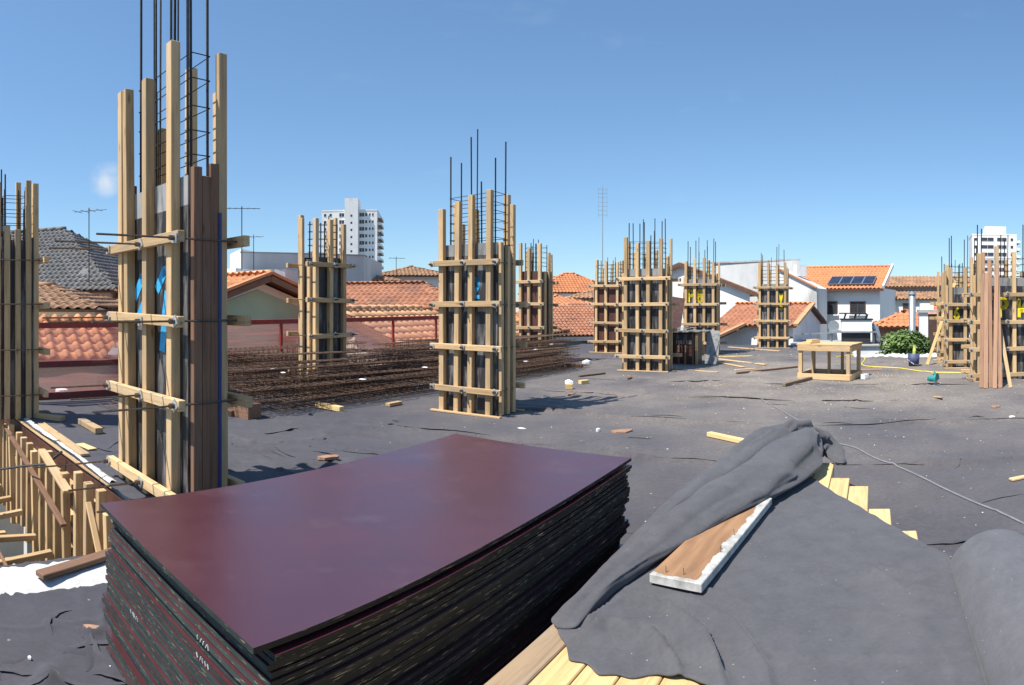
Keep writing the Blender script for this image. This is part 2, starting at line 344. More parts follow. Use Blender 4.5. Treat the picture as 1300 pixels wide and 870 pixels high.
def lumber(name, p0, p1, w, t, mat, parent=None, up=(0, 0, 1), c=.004):
    p0 = Vector(p0); p1 = Vector(p1)
    return link(name, lumber_mesh((p1 - p0).length, w, t, mat, c), parent, (p0 + p1) / 2, frame_rot(p1 - p0, up))
def R(a, b): return random.uniform(a, b)
# ------------------------------------------------------------------ setting: ground, slab, felt
mb = MB(); mb.add([(-3000, -3000, -3.2), (3000, -3000, -3.2), (3000, 3000, -3.2), (-3000, 3000, -3.2)], [(0, 1, 2, 3)])
kind(mb.build('ground', 'earth'), 'structure')
S0, S1, S2, T0, T1, T2, T3 = -5, 2.0, 23.0, -9.4, -3.55, .8, 15.0; S3 = 17.8
def slab_part(mb, s0, s1, t0, t1, z0, z1):
    q = [st(s0, t0), st(s0, t1), st(s1, t1), st(s1, t0)]
    mb.add([(p.x, p.y, z) for z in (z0, z1) for p in q], [(0, 1, 2, 3), (7, 6, 5, 4), (0, 4, 5, 1), (1, 5, 6, 2), (2, 6, 7, 3), (3, 7, 4, 0)])
mb = MB(); slab_part(mb, S1 + .05, S2, T0, T2, -.32, -.03); slab_part(mb, S0, S1 + .05, T1 + .02, T2, -.32, -.03); slab_part(mb, S0, S3, T2, T3, -.32, -.03)
kind(mb.build('slab', 'concrete'), 'structure')
mb = MB()                                       # storey below
for s0, t0, s1, t1 in ((S1 + .4, T0 + .1, S2 - .1, T0 + .3), (S2 - .3, T0 + .1, S2 - .1, T2), (S3 - .3, T2, S3 - .1, T3), (S3 - .3, T2 - .3, S2 - .1, T2 - .1)):
    slab_part(mb, s0, s1, t0, t1, -3.3, -.31)
kind(mb.build('wall_below', 'grey_wall'), 'structure')
step = .06
ss = np.concatenate([np.arange(S0, -.5, .15), np.arange(-.5, 2.0, .018), np.arange(2.0, 3, .025), np.arange(3, 9, .03), np.arange(9, S2 + .001, .07)])
tt = np.concatenate([np.arange(T0, T1, .06), np.arange(T1, -2.1, .018), np.arange(-2.1, -1.8, .03), np.arange(-1.8, 6, .06), np.arange(6, T3 + .001, .12)])
GS, GT = np.meshgrid(ss, tt, indexing='ij')
def ridge(x, y, o): return 1 - np.abs(2 * vn(x, y, o) - 1)
def felt_h(s, t):
    wob = .10 * (vn(t * .8, s * .1, 3) - .5) + .03 * (vn(t * 5, s * .3, 4) - .5)
    f = ((s + wob - 1.9) % 1.96); seam = .040 * np.exp(-((f - .06) / .05) ** 2) * np.clip(vn(t * 1.6, s * .2, 5) * 1.8 - .35, .05, 1.2) + .006 * np.exp(-np.minimum(f, 9) / .5)
    near = .75 + .8 * np.exp(-(((s - 3.6) / 1.6) ** 2 + ((t + 5.6) / 2.5) ** 2))
    wx = 1.3 * vn(s * .9, t * .9, 6); cr_ = lambda r_, th: (np.clip(r_ - th, 0, 1) / (1 - th)) ** 1.5
    cre = .038 * cr_(ridge(s * 1.9 + wx, t * .75 - wx, 7), .90) + .030 * cr_(ridge(s * 3.6 - wx, t * 1.5 + wx, 8), .90) + .022 * cr_(ridge(s * 1.2 + wx, t * 2.6 + wx, 44), .92)
    patch = np.clip(vn(s * .6, t * .6, 9) - .30, 0, 1) * 2.0
    loc = np.exp(-(((s - .75) / .9) ** 2 + ((t + 2.55) / .42) ** 2)); w2 = .9 * vn(s * 2.2, t * 2.2, 41)
    extra = loc * (.040 * cr_(ridge(s * 1.7 + 1.6 * w2, t * 2.6 - 1.6 * w2, 42), .88) + .030 * cr_(ridge(s * 3.2 - w2, t * 2.0 + 1.5 * w2, 43), .88))
    return extra + .012 * (vn(s * .7, t * .7, 1) - .5) + .004 * (vn(s * 3, t * 3, 2) - .5) + seam + cre * patch * near
GZ = felt_h(GS, GT)
crng = random.Random(21)
def crease(s0, t0, ang, L, h, w, n=5):
    pts = [(s0, t0)]
    for _ in range(n): ang += crng.uniform(-.6, .6); pts.append((pts[-1][0] + math.cos(ang) * L / n, pts[-1][1] + math.sin(ang) * L / n))
    a = np.searchsorted(ss, min(p[0] for p in pts) - 4 * w); b = np.searchsorted(ss, max(p[0] for p in pts) + 4 * w); c = np.searchsorted(tt, min(p[1] for p in pts) - 4 * w); d = np.searchsorted(tt, max(p[1] for p in pts) + 4 * w)
    if b - a < 2 or d - c < 2: return
    S_, T_ = GS[a:b, c:d], GT[a:b, c:d]; best = np.full(S_.shape, 9.); fr = np.zeros(S_.shape)
    for i in range(n):
        (ax, ay), (bx, by) = pts[i], pts[i + 1]; L2 = (bx - ax) ** 2 + (by - ay) ** 2; k = np.clip(((S_ - ax) * (bx - ax) + (T_ - ay) * (by - ay)) / L2, 0, 1)
        q_ = np.hypot(S_ - ax - k * (bx - ax), T_ - ay - k * (by - ay)); u = q_ < best; best = np.where(u, q_, best); fr = np.where(u, (i + k) / n, fr)
    GZ[a:b, c:d] += h * np.exp(-best / w) * np.sin(np.pi * np.clip(fr, .04, .96))
for _ in range(30): crease(crng.uniform(2.2, 4.6), crng.uniform(-7.2, -4.2), crng.uniform(.8, 2.4), crng.uniform(.3, .8), crng.uniform(.012, .03), .035)
for _ in range(40): crease(crng.uniform(3, 9.2), crng.uniform(-5.5, 5.5), crng.gauss(1.57, .35), crng.uniform(.4, 1.5), crng.uniform(.006, .016), .035)
for _ in range(30): crease(crng.uniform(9, 17), crng.uniform(-6, 6), crng.gauss(1.57, .35), crng.uniform(.6, 2.0), crng.uniform(.02, .04), .07)
def felt_z(p): return float(felt_h(np.array(A.dot(p)), np.array(B.dot(p))))
idx = np.arange(GS.size).reshape(GS.shape)
qc = ((GS[:-1, :-1] + GS[1:, 1:]) / 2, (GT[:-1, :-1] + GT[1:, 1:]) / 2)
ok = ((qc[0] > S1) | (qc[1] > T1)) & ((qc[1] < T2) | (qc[0] < S3))
q = np.stack([idx[:-1, :-1], idx[:-1, 1:], idx[1:, 1:], idx[1:, :-1]], -1)[ok]
me = bpy.data.meshes.new('deck_felt')
vx = np.stack([GS * A.x + GT * B.x, GS * A.y + GT * B.y, GZ], -1).reshape(-1, 3)
used = np.unique(q); remap = np.zeros(GS.size, int); remap[used] = np.arange(len(used)); vx = vx[used]; q = remap[q]
me.vertices.add(len(vx)); me.vertices.foreach_set('co', vx.ravel()); me.loops.add(q.size); me.loops.foreach_set('vertex_index', q.ravel())
me.polygons.add(len(q)); me.polygons.foreach_set('loop_start', np.arange(0, q.size, 4)); me.polygons.foreach_set('use_smooth', np.ones(len(q), bool))
me.update(calc_edges=True); me.validate(); me.materials.append(MATS['felt_deck'])
deck = kind(link('roof_deck', me), 'structure')
# lifted laps and sharp folds of the felt: thin ramps of cloth that end in a free lip
fold = MB()
def lip(s0, t0, ang, L, h, w, n=6, wob=.35, side=1):
    base_ = len(fold.v); a_ = ang; x, y = s0, t0
    for i in range(n + 1):
        fr = i / n; e = math.sin(math.pi * min(max(fr, .0), 1)) ** .7 if 0 < i < n else 0
        nx, ny = -math.sin(a_) * side, math.cos(a_) * side
        for off, hh in ((0, h * e), (w * .25, h * e * .93), (w * .6, h * e * .45), (w, -.004)):
            p = st(x + nx * off * (.35 + .65 * e), y + ny * off * (.35 + .65 * e)); fold.v.append((p.x, p.y, felt_z(p) + max(hh, -.004) + (.001 if off < w else 0)))
        a_ += crng.uniform(-wob, wob); x += math.cos(a_) * L / n; y += math.sin(a_) * L / n
    fold.f += [(base_ + i * 4 + j, base_ + (i + 1) * 4 + j, base_ + (i + 1) * 4 + j + 1, base_ + i * 4 + j + 1) for i in range(n) for j in range(3)]
for _ in range(38): lip(crng.uniform(.0, 1.6), crng.uniform(-3.05, -2.3), crng.choice((.2, 1.0, 2.0, 2.7)), crng.uniform(.10, .38), crng.uniform(.004, .014), crng.uniform(.03, .06), 7, .5, crng.choice((1, -1)))
for s0 in (3.88, 5.84, 7.8, 9.76, 11.7):
    t0 = -5.2
    while t0 < 6: L = crng.uniform(.5, 1.8); lip(s0 + crng.uniform(-.04, .04), t0, math.pi / 2, L, crng.uniform(.003, .012) * (.7 + s0 / 12), .10, 9, .05, -1); t0 += L + crng.uniform(.05, 1.3)
for _ in range(34): lip(crng.uniform(2.3, 4.8), crng.uniform(-7.2, -3.8), crng.gauss(1.57, .6), crng.uniform(.2, .7), crng.uniform(.005, .015), .07, 7, .35, crng.choice((1, -1)))
for _ in range(36): lip(crng.uniform(3, 10), crng.uniform(-5.5, 5.5), crng.gauss(1.57, .35), crng.uniform(.15, .7), crng.uniform(.003, .009), .07, 7, .25, crng.choice((1, -1, -1)))
fold.m = [0] * len(fold.f)
fo = kind(fold.build('felt_folds', 'felt_deck', deck, smooth=True), 'stuff')
# kerbs: white mortar lip along the well and rubble kerb at the far side
def lump_strip(name, p0, p1, w, h, mat, n, jag=.4, jit=.008, z0=-.012):
    p0 = Vector(p0); p1 = Vector(p1); d = (p1 - p0); x = d.normalized(); y = Vector((-x.y, x.x, 0)); mb = MB(); vs = []; rows = 7
    for i in range(n + 1):
        c = p0 + d * (i / n)
        for j in range(rows):
            a = j / (rows - 1); yy = (a - .5) * w * (1 + R(-.12, .12)); zz = h * min(1, 3.2 * min(a, 1 - a)) * (1 + R(-1, .7) * jag)
            vs.append(c + y * yy + Vector((0, 0, z0 + zz)) + x * R(-jit, jit))
    mb.add(vs, [(i * rows + j, (i + 1) * rows + j, (i + 1) * rows + j + 1, i * rows + j + 1) for i in range(n) for j in range(rows - 1)])
    return mb.build(name, mat, smooth=True)
kind(lump_strip('kerb', st(-4, T1 + .2), st(S1 - .02, T1 + .2), .44, .034, 'mortar', 160, .0), 'structure')
kind(lump_strip('kerb', st(S1 + .1, -8.6), st(S1 + .06, -4.9), .12, .03, 'mortar', 90), 'structure')
kind(lump_strip('kerb', st(S2 - .12, -1.6), st(S2 - .12, T2), .2, .09, 'mortar', 60), 'structure')
kind(lump_strip('kerb', st(S3, T2 - .12), st(S2, T2 - .12), .2, .09, 'mortar', 60), 'structure')
kind(lump_strip('kerb', st(S3 - .12, T2 - .2), st(S3 - .12, 6), .24, .11, 'mortar', 80), 'structure')
# ------------------------------------------------------------------ column formwork
def ribbon(mb, pts, w):
    for a, b in zip(pts[:-1], pts[1:]):
        a = Vector((a[0], 0, a[1])); b = Vector((b[0], 0, b[1])); d = (b - a).normalized(); n = Vector((-d.z, 0, d.x)) * w / 2; e = d * w * .3
        vs = [a - e - n, b + e - n, b + e + n, a - e + n]
        mb.add([v + Vector((0, -.0015, 0)) for v in vs] + [v + Vector((0, .0015, 0)) for v in vs], [(0, 1, 2, 3), (0, 4, 5, 1), (1, 5, 6, 2), (2, 6, 7, 3), (3, 7, 4, 0)])
def arc(cx, cz, rx, rz, a0, a1, n=10):
    return [(cx + rx * math.cos(math.radians(a0 + (a1 - a0) * i / n)), cz + rz * math.sin(math.radians(a0 + (a1 - a0) * i / n))) for i in range(n + 1)]
GLY = {'P': [[(0, 0), (0, 1)], [(0, 1)] + arc(.15, .75, .33, .25, 90, -90) + [(0, .5)]], '8': [arc(.25, .76, .22, .24, 0, 360, 14), arc(.25, .26, .26, .26, 0, 360, 14)],
       '1': [[(.05, .8), (.25, 1), (.25, 0)]], '4': [[(.4, 0), (.4, 1), (0, .35), (.55, .35)]], '6': [arc(.25, .27, .25, .27, 0, 360, 14), [(.02, .3), (.12, .75), (.4, 1)]],
       '2': [arc(.25, .72, .24, .26, 170, -30) + [(.02, .03), (.5, .03)]], '5': [[(.48, 1), (.08, 1), (.06, .6)] + arc(.2, .32, .28, .3, 95, -140)],
       'V': [[(0, 1), (.22, 0), (.46, 1)]], 'S': [arc(.25, .75, .2, .22, 20, 230) + arc(.25, .28, .22, .26, 90, -150)], 'O': [arc(.25, .5, .25, .5, 0, 360, 16)]}
PLATE = None
def column(name, label, s, t, Wd, D, front, end=(.5,), Hp=2.4, Hb=3.1, Hr=3.7, stir=(2.4, 3.0), walers=(.35, .94, 1.54, 2.13), wl=None, panel='form_dark', strip=.17,
           rods=.06, nbar=3, marks=(), back=True, base=True, detail=2, stud=.08, rz=-GA, battmat='pine', lean=None, tops=None, endbrown=False, sstep=.125, enddark=False):
    """local x along the face, y away; front studs given as fractions of the width"""
    root = thing(name, label, 'column formwork', st(s, t), rz, 'timber formwork of the columns')
    hx, hy = Wd / 2, D / 2; pt = .018
    wl = wl or (hx + .14, hx + .14)
    def pan(nm, lo, hi, mat):
        c = [(a + b) / 2 for a, b in zip(lo, hi)]; d = [(b - a) / 2 for a, b in zip(lo, hi)]
        MB().box([-x for x in d], d).build(nm, mat, root, c)
    g = .35 * stud
    for sgn, nm in ((-1, 'panel'), (1, 'panel')):
        if sgn == 1 and not back: continue
        y0 = sgn * hy; pan('panel', (-hx, min(y0, y0 + sgn * pt), 0), (hx, max(y0, y0 + sgn * pt), Hp - (strip if sgn < 0 else 0)), panel)
        if strip and sgn < 0: pan('panel_extension', (-hx + .004, y0 - pt + .002, Hp - strip + .002), (hx - .004, y0, Hp), 'form_grey')
    for sgn in (-1, 1):
        x0 = sgn * (hx - pt); pan('end_panel', (min(x0, x0 + sgn * pt) + .001, -hy + .002, .003), (max(x0, x0 + sgn * pt) - .001, hy - .002, Hp - .04), 'form_brown' if endbrown else panel)
    yb = -hy - pt - stud / 2
    for i, u in enumerate(front):
        x = -hx + u * Wd; top = (tops[i] if tops else Hb + R(-.16, .12)); ln = lean[i] if lean else R(-.012, .012)
        lumber('stud', (x, yb, .012), (x + ln, yb, top), stud * R(.9, 1.05), stud, battmat, root, (0, 1, 0))
        if back: lumber('stud', (x + R(-.06, .06), -yb, .012), (x + R(-.03, .03), -yb, Hb + R(-.5, .2)), stud, stud, battmat, root, (0, 1, 0))
    for sgn in (-1, 1):
        for u in end:
            y = -hy + u * D; x = sgn * (hx + stud * .36)
            lumber('end_stud', (x, y, .012), (x + R(-.01, .01), y, Hp + R(-.12, .18) if u != end[-1] else Hb + R(-.2, .1)), stud * .9, stud * .68, 'brown_wood' if (endbrown and u == end[0]) or (enddark and u != end[-1]) else battmat, root, (1, 0, 0))
    yw = yb - stud / 2 - stud * .36
    plates = [(-wl[0] + .05), R(-.08, .04), wl[1] - .06]
    for k, z in enumerate(walers):
        for sgn in ((-1, 1) if back else (-1,)):
            zz = z + (R(-.015, .015) if sgn < 0 else R(-.03, .03)); tilt = R(-.012, .012)
            lumber('waler', (-wl[0] + R(-.03, .03), sgn * -yw, zz - tilt), (wl[1] + R(-.03, .03), sgn * -yw, zz + tilt), stud * .72, stud, battmat, root, (0, 0, 1)) if sgn < 0 else \
                lumber('waler', (-wl[0] + R(-.1, .03), -yw, zz - tilt), (wl[1] + R(-.03, .1), -yw, zz + tilt), stud * .72, stud, battmat, root, (0, 0, 1))
        for x in plates:
            z0 = z + R(-.012, .012); ln = rods * R(.75, 1.15)
            o = MB().tube([(0, 0, 0), (0, -2 * yw + .10 + ln, 0)], .008, 5).build('tie_rod', 'tie_rod', root, (x, yw - .05 - ln, z0))
            if detail:
                mb = MB(); a = .05; ys = -.008
                vs = [(a * math.cos(q), yy, a * math.sin(q)) for yy in (0, ys) for q in [math.pi / 2 * j + .2 for j in range(4)]]
                mb.add(vs, [(3, 2, 1, 0), (4, 5, 6, 7), (0, 1, 5, 4), (1, 2, 6, 5), (2, 3, 7, 6), (3, 0, 4, 7)])
                pl = mb.build('washer_plate', 'plate', root, (x, yw - stud * .36 - .004, z0), rot=(0, R(0, 1.5), 0))
                MB().tube([(0, -.009, 0), (0, -.045, 0)], .02, 6).build('wing_nut', 'tie_rod', pl)
    # reinforcement
    rx, ry = hx - .09, hy - .07; bars = []
    for i in range(nbar):
        for sgn in (-1, 1):
            x = -rx + 2 * rx * i / max(1, nbar - 1); top = Hr + (R(-.55, .12) if 0 < i < nbar - 1 else R(-.25, .15)) if Hr > stir[1] + .1 else stir[1] + R(0, .06)
            MB().tube([(0, 0, 0), (R(-.02, .02), R(-.02, .02), top - .6)], .0115, 6).build('rebar', 'rebar', root, (x, sgn * ry, .6))
            if detail > 1 and i > 0 and i < nbar - 1 and sgn < 0: MB().tube([(0, 0, 0), (.03, 0, top - .4)], .009, 6).build('rebar', 'rebar', root, (x + .06, sgn * ry, .5))
    z = stir[0]; k = 0
    while z < stir[1]:
        mb = MB(); a, b = rx + .012, ry + .012; tl = R(-.02, .02)
        mb.tube([(-a, -b, -tl), (a, -b, tl), (a, b, tl), (-a, b, -tl), (-a, -b, -tl)], .0045, 4); mb.build('stirrup', 'rebar', root, (0, 0, z)); z += sstep; k += 1
    if base:
        for sgn in (-1, 1):
            lumber('base_board', (-hx - .12, sgn * (hy + pt + stud + .03), .0145), (hx + .12, sgn * (hy + pt + stud + .03), .0145), .06, .025, 'pine', root)
    for txt, x, z, h, mat in marks:
        mb = MB(); cx = x
        for ch in txt:
            for stq in GLY.get(ch, []): ribbon(mb, [(cx + p[0] * h * .8, z + p[1] * h) for p in stq], h * .21)
            cx += h * .62
        mb.build('painted_mark', mat, root, (0, -hy - pt - .003, 0))
    return root
# tall column by the well
c1 = column('column_formwork', 'tall timber column formwork with long tie rods and blue marks beside the beam well', 2.40, -4.46, 1.08, .28, (.02, .155, .47, .86), (.13, .40, .66, .92), 2.5, 3.42, 4.9, (2.3, 3.62),
            (.14, .82, 1.42, 2.03), (.70, .66), strip=.22, rods=.68, nbar=4, sstep=.19, enddark=True, marks=(), lean=(-.02, -.07, -.01, 0), tops=(3.43, 3.42, 3.38, 3.52), endbrown=True, base=False, battmat='pine')
o = MB().box((-.004, -.012, 0), (.004, .012, 2.2)).build('painted_strip', 'blue_paint', c1, (.60, .085, .03))
mb = MB()
for x0, x1, z0, z1 in ((-.36, -.12, 1.62, 1.80), (-.28, -.06, 1.46, 1.6), (.06, .28, 1.68, 1.82), (.14, .22, 1.2, 1.62)):
    ribbon(mb, [(x0, z0), ((x0 + x1) / 2, (z0 + z1) / 2 + .05), (x1, z1)], .09)
mb.build('painted_mark', 'cyan_spray', c1, (0, -.14 - .018 - .003, 0))
column('column_formwork', 'timber column formwork with cyan painted number between plywood stack and rebar pile', 7.42, -4.86, .94, .40, (.04, .31, .56, .88), (.1, .5, .9), 2.40, 3.06, 3.82, (2.35, 3.15),
       wl=(.60, .58), marks=(('1', -.24, 1.64, .24, 'cyan_spray'), ('2', .06, 1.64, .26, 'cyan_spray')), nbar=3, lean=(-.01, .03, .02, .02))
column('column_formwork', 'timber column formwork with shaded black end at the far end of the beam well', 1.98, -8.27, .5, .42, (.08, .5, .92), (.15, .5, .85), 2.45, 3.2, 3.3, (2.4, 3.15), wl=(.45, .48), rods=.1, nbar=3, battmat='pine', base=False)
column('column_formwork', 'slim column formwork standing among the rebar cages by the red guard rail', 7.2, -7.9, .72, .26, (.04, .5, .95), (.15, .85), 2.35, 3.0, 3.0, (2.3, 2.95), (.42, 1.02, 1.62, 2.2), wl=(.58, .5), nbar=3, strip=0, rods=.1, rz=math.radians(60))
column('column_formwork', 'brown plywood column formwork behind the far end of the rebar pile', 14.35, -7.55, .62, .5, (.03, .42, .95), (.2, .7), 2.4, 3.05, 3.0, (2.4, 3.1), wl=(.52, .42), panel='form_brown', strip=0, nbar=4)
column('column_formwork', 'low brown plywood column formwork half hidden behind a wider black one', 18.4, -7.0, .95, .4, (.1, .45, .85), (.3, .8), 2.25, 2.95, 2.9, (2.3, 2.9), wl=(.62, .5), panel='form_brown', strip=0, nbar=4)
column('column_formwork', 'wide column formwork with black panels and tall rebar beside the low maroon box', 13.75, -4.3, .98, .5, (.06, .36, .62, .92), (.1, .5, .9), 2.36, 3.05, 3.65, (2.36, 3.0), wl=(.66, .64), nbar=4)
column('column_formwork', 'column formwork with yellow P 8 painted on black panels', 18.55, -4.05, .98, .5, (.06, .36, .64, .94), (.2, .8), 2.3, 2.95, 3.55, (2.3, 2.9), wl=(.66, .64), nbar=4, marks=(('P', -.345, 1.62, .34, 'yellow_spray'), ('8', -.065, 1.62, .34, 'yellow_spray')))
column('column_formwork', 'column formwork with yellow letters painted sideways in front of the white house', 21.7, -2.15, .98, .4, (.05, .36, .68, .96), (.2, .8), 2.25, 2.95, 3.45, (2.25, 2.9), wl=(.66, .64), nbar=4, marks=(('V', .25, 1.62, .28, 'yellow_spray'), ('S', .25, 1.34, .24, 'yellow_spray')))
column('column_formwork', 'narrow column formwork with a yellow plank leaning on it by the blue bucket', 16.3, 3.15, .62, .4, (.06, .9), (.2, .8), 1.8, 2.35, 2.85, (1.8, 2.3), (.3, .75, 1.17, 1.58), wl=(.45, .42), nbar=3)
column('column_formwork', 'column formwork with two yellow sixes and a pale cloth hanging on it', 14.75, 3.15, .8, .4, (.05, .5, .95), (.2, .8), 1.95, 2.55, 3.1, (1.95, 2.5), (.17, .68, 1.15, 1.52), wl=(.55, .52), nbar=3, marks=(('6', -.25, 1.2, .24, 'yellow_spray'), ('6', .13, 1.2, .24, 'yellow_spray')))
column('column_formwork', 'column formwork with yellow P 14 behind the leaning red boards', 12.1, 3.40, 1.15, .4, (.03, .34, .66, .97), (.2, .8), 2.08, 2.62, 3.25, (2.1, 2.6), (.14, .65, 1.2, 1.75), wl=(.78, .75), nbar=3, marks=(('P', -.10, 1.29, .36, 'yellow_spray'), ('1', .235, 1.3, .32, 'yellow_spray'), ('4', .35, 1.3, .32, 'yellow_spray')))
# ------------------------------------------------------------------ plywood stack
NSH, TH = 34, .018
SL, SWD = 2.38, 1.26
def sheet_mesh(L, shift, warp):
    mb = MB(); n = 10; xs = [L * i / n for i in range(n + 1)]
    def wz(x, y): return warp * ((x / L - .35) ** 2 - .12) + warp * .35 * (y / SWD - .5) ** 2
    ys = [0, SWD / 2, SWD]; vs = []
    for z in (0, TH - .0012):
        for x in xs:
            for y in ys: vs.append((x + shift[0], y + shift[1], z + wz(x, y)))
    K = (n + 1) * 3; mb.v = vs
    for i in range(n):
        for j in range(2):
            a = i * 3 + j; b = a + 3
            mb.f.append((a, a + 1, b + 1, b)); mb.m.append(0); mb.f.append((K + a, K + b, K + b + 1, K + a + 1)); mb.m.append(0)
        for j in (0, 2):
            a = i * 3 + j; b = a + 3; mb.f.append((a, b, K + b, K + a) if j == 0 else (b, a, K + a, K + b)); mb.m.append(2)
    for i in (0, n):
        for j in range(2):
            a = i * 3 + j; mb.f.append((a + 1, a, K + a, K + a + 1) if i == 0 else (a, a + 1, K + a + 1, K + a)); mb.m.append(1)
    return mb.mesh('plywood_sheet', ['film', 'edge_paint', 'edge_shaded'])
SROT = (0, 0, math.atan2(PA.y, PA.x))
# sheet frame: x along PA from the near end, y to the left (away from the lumber)
zc = .012; offx = .0
for i in range(NSH):
    k = i / (NSH - 1)
    if i % 4 == 0: offx = R(-.02, .025)
    top = i == NSH - 1
    L = SL - .13 * (1 - k) ** .8 - (R(0, .025) if not top else 0)
    sx = 0 if top else (.03 + offx + R(-.008, .008) if i < NSH - 5 else .055 + R(-.01, .01)); sy = R(-.012, .012) + .012 * math.sin(i * .7)
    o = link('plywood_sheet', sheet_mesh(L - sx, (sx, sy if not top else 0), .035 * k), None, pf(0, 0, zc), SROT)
    zc += TH + (.0008 if i < NSH - 2 else .014 if i == NSH - 2 else 0)
    if top: tag(o, 'glossy purple brown sheet topmost on the plywood stack, gap beneath it', 'plywood sheet', 'sheets of the plywood stack')
    else: tag(o, 'dark green edged plywood sheet within the stack under the glossy top sheet', 'plywood sheet', 'sheets of the plywood stack')
    if i in (NSH - 8, NSH - 11, NSH - 17):            # chalk figures on the near end
        mb = MB()
        for j in range(5): y = .30 + (.55 if i == NSH - 17 else 0) + j * .018; mb.bar((sx - .0012, y, .003), (sx - .0012, y + R(-.008, .008), .016), .0015, .004, (1, 0, 0))
        mb.build('chalk_mark', 'white_paint', o)
for k in (.25, 1.2, 2.1):
    tag(lumber('bearer', pf(k, -.03, .002 + felt_z(pf(k, -.6))), pf(k, -1.2, .002 + felt_z(pf(k, -.6))), .07, .018, 'old_wood'), 'thin bearer under the plywood stack', 'bearer', 'bearers under the plywood stack')
# ------------------------------------------------------------------ plank pile, felt over it, board, roll
def far_end(t): return 3.95 + R(-.1, .25) if t < 1.02 else 3.72 - (t - 1.05) * 2.55 + R(-.05, .12)
PLT = .30
t = .14; i = 0
while t < 1.66:
    w = R(.115, .14)
    for lay in range(3):
        z = .006 + .05 + lay * .1
        e = far_end(t + w / 2); s0 = R(-.35, -.1); tj = 0 if lay == 2 else R(-.012, .012)
        if lay == 2 and i > 0: s0 = [.55, .98, .62, 1.02, .8, .7][i % 6] - (.9 if i % 2 else 1.0)
        o = lumber('plank', pf(s0, t + w / 2 + tj, z), pf(e - (2 - lay) * R(-.03, .06), t + w / 2 + tj, z), w - .006, .098, 'old_wood' if (i == 0 and lay == 2) else 'pine_new', None)
        if i == 0 and lay == 2: tag(o, 'grey weathered plank at the edge of the lumber pile against the plywood stack', 'plank', 'planks of the covered pile')
        else: tag(o, 'yellow pine plank in the lumber pile under the grey felt', 'plank', 'planks of the covered pile')
    t += w; i += 1
PILE_W = t
# felt sheet laid over the planks
NU, NV = 240, 170
def edge_far(t):
    return np.interp(t, [0, .1, .35, .6, .80, .97, 1.2, 1.45, 1.72], [3.3, 3.5, 4.02, 4.08, 3.78, 3.36, 2.98, 2.55, 2.12])
def edge_near(t):
    return np.interp(t, [0, .12, .2, .32, .45, .6, .8, 1.0, 1.72], [1.4, 1.31, 1.2, 1.04, 1.02, 1.07, 1.08, 1.0, .6])
V = np.linspace(.10, 1.70, NV); U = np.linspace(0, 1, NU)
UU, VV = np.meshgrid(U, V, indexing='ij')
en = edge_near(VV) + .012 * np.sin(VV * 19 + 1) + .008 * np.sin(VV * 53); ef = edge_far(VV) + .008 * np.sin(VV * 27) + .006 * np.sin(VV * 61)
SSg = en + (ef - en) * UU
def dist_poly(S, T, pts):
    d = np.full(S.shape, 9.); sg = np.zeros(S.shape); fr = np.zeros(S.shape); n = len(pts) - 1
    for i in range(n):
        ax, ay = pts[i]; bx, by = pts[i + 1]; L2 = (bx - ax) ** 2 + (by - ay) ** 2
        k = np.clip(((S - ax) * (bx - ax) + (T - ay) * (by - ay)) / L2, 0, 1); dx = S - ax - k * (bx - ax); dy = T - ay - k * (by - ay); dd = np.hypot(dx, dy)
        up = dd < d; d = np.where(up, dd, d); sg = np.where(up, (bx - ax) * dy - (by - ay) * dx, sg); fr = np.where(up, (i + k) / n, fr)
    return d * np.sign(sg), fr
Z = np.full(SSg.shape, PLT + .012)
Z += .006 * (vn(SSg * 2.2, VV * 2.2, 11) - .5) + .005 * (vn(SSg * 7, VV * 4, 12) - .3) + .035 * np.clip(ridge(SSg * 1.3 + 1.5 * vn(SSg, VV, 14), VV * 2.1, 13) - .86, 0, 1) + .03 * np.clip(ridge(SSg * 3.1, VV * 1.7 + 2 * vn(SSg * .8, VV * .8, 16), 15) - .88, 0, 1)
folds = [  # (points, height, width)
    ([(1.22, .24), (1.46, .34), (1.50, .52), (1.34, .72), (1.08, .86), (.7, .95)], .050, .024),
    ([(1.12, .26), (1.26, .36), (1.28, .52), (1.14, .68), (.95, .78)], .060, .026),
    ([(1.58, .40), (1.62, .58), (1.48, .80), (1.2, .98), (.8, 1.08)], .020, .024),
    ([(1.72, .50), (1.70, .70), (1.55, .92)], .016, .022),
    ([(2.02, .98), (1.98, 1.16), (2.06, 1.27)], .016, .028), ([(2.06, 1.26), (1.98, 1.40), (1.92, 1.52), (1.94, 1.72)], .030, .04),
    ([(2.05, 1.27), (1.90, 1.36), (1.80, 1.52), (1.76, 1.72)], .022, .035), ([(2.0, 1.3), (1.78, 1.46), (1.66, 1.72)], .018, .04),
    ([(3.2, .75), (2.6, 1.15), (2.3, 1.5)], .008, .05), ([(2.9, .6), (2.4, .9), (2.25, 1.1)], .006, .06)]
for pts, hgt, wd in folds:
    d, fr = dist_poly(SSg, VV, pts); env = np.clip(np.sin(np.pi * np.clip(fr, 0.02, .98)) * 1.8, 0, 1) * np.clip((SSg - en) / .12, .25, 1)
    Z += env * hgt * (np.where(d > 0, np.exp(-d / (wd * 1.6)), np.exp(-(d / (wd * .45)) ** 2)) - .22 * np.exp(-((d + wd * 1.6) / wd) ** 2))
Z -= .022 * np.exp(-(((SSg - 2.055) / .03) ** 2 + ((VV - 1.265) / .035) ** 2))
Z -= .012 * np.exp(-((1.72 - VV) / .02))                      # rises towards the roll it comes off
edge = np.minimum((SSg - en), 99); Z += .012 * np.exp(-edge / .05) * (.3 + np.sin(VV * 9 + 1)) - .012 * np.exp(-edge / .02)
Z -= .06 * np.exp(-np.clip(VV - .10, 0, 9) / .025)
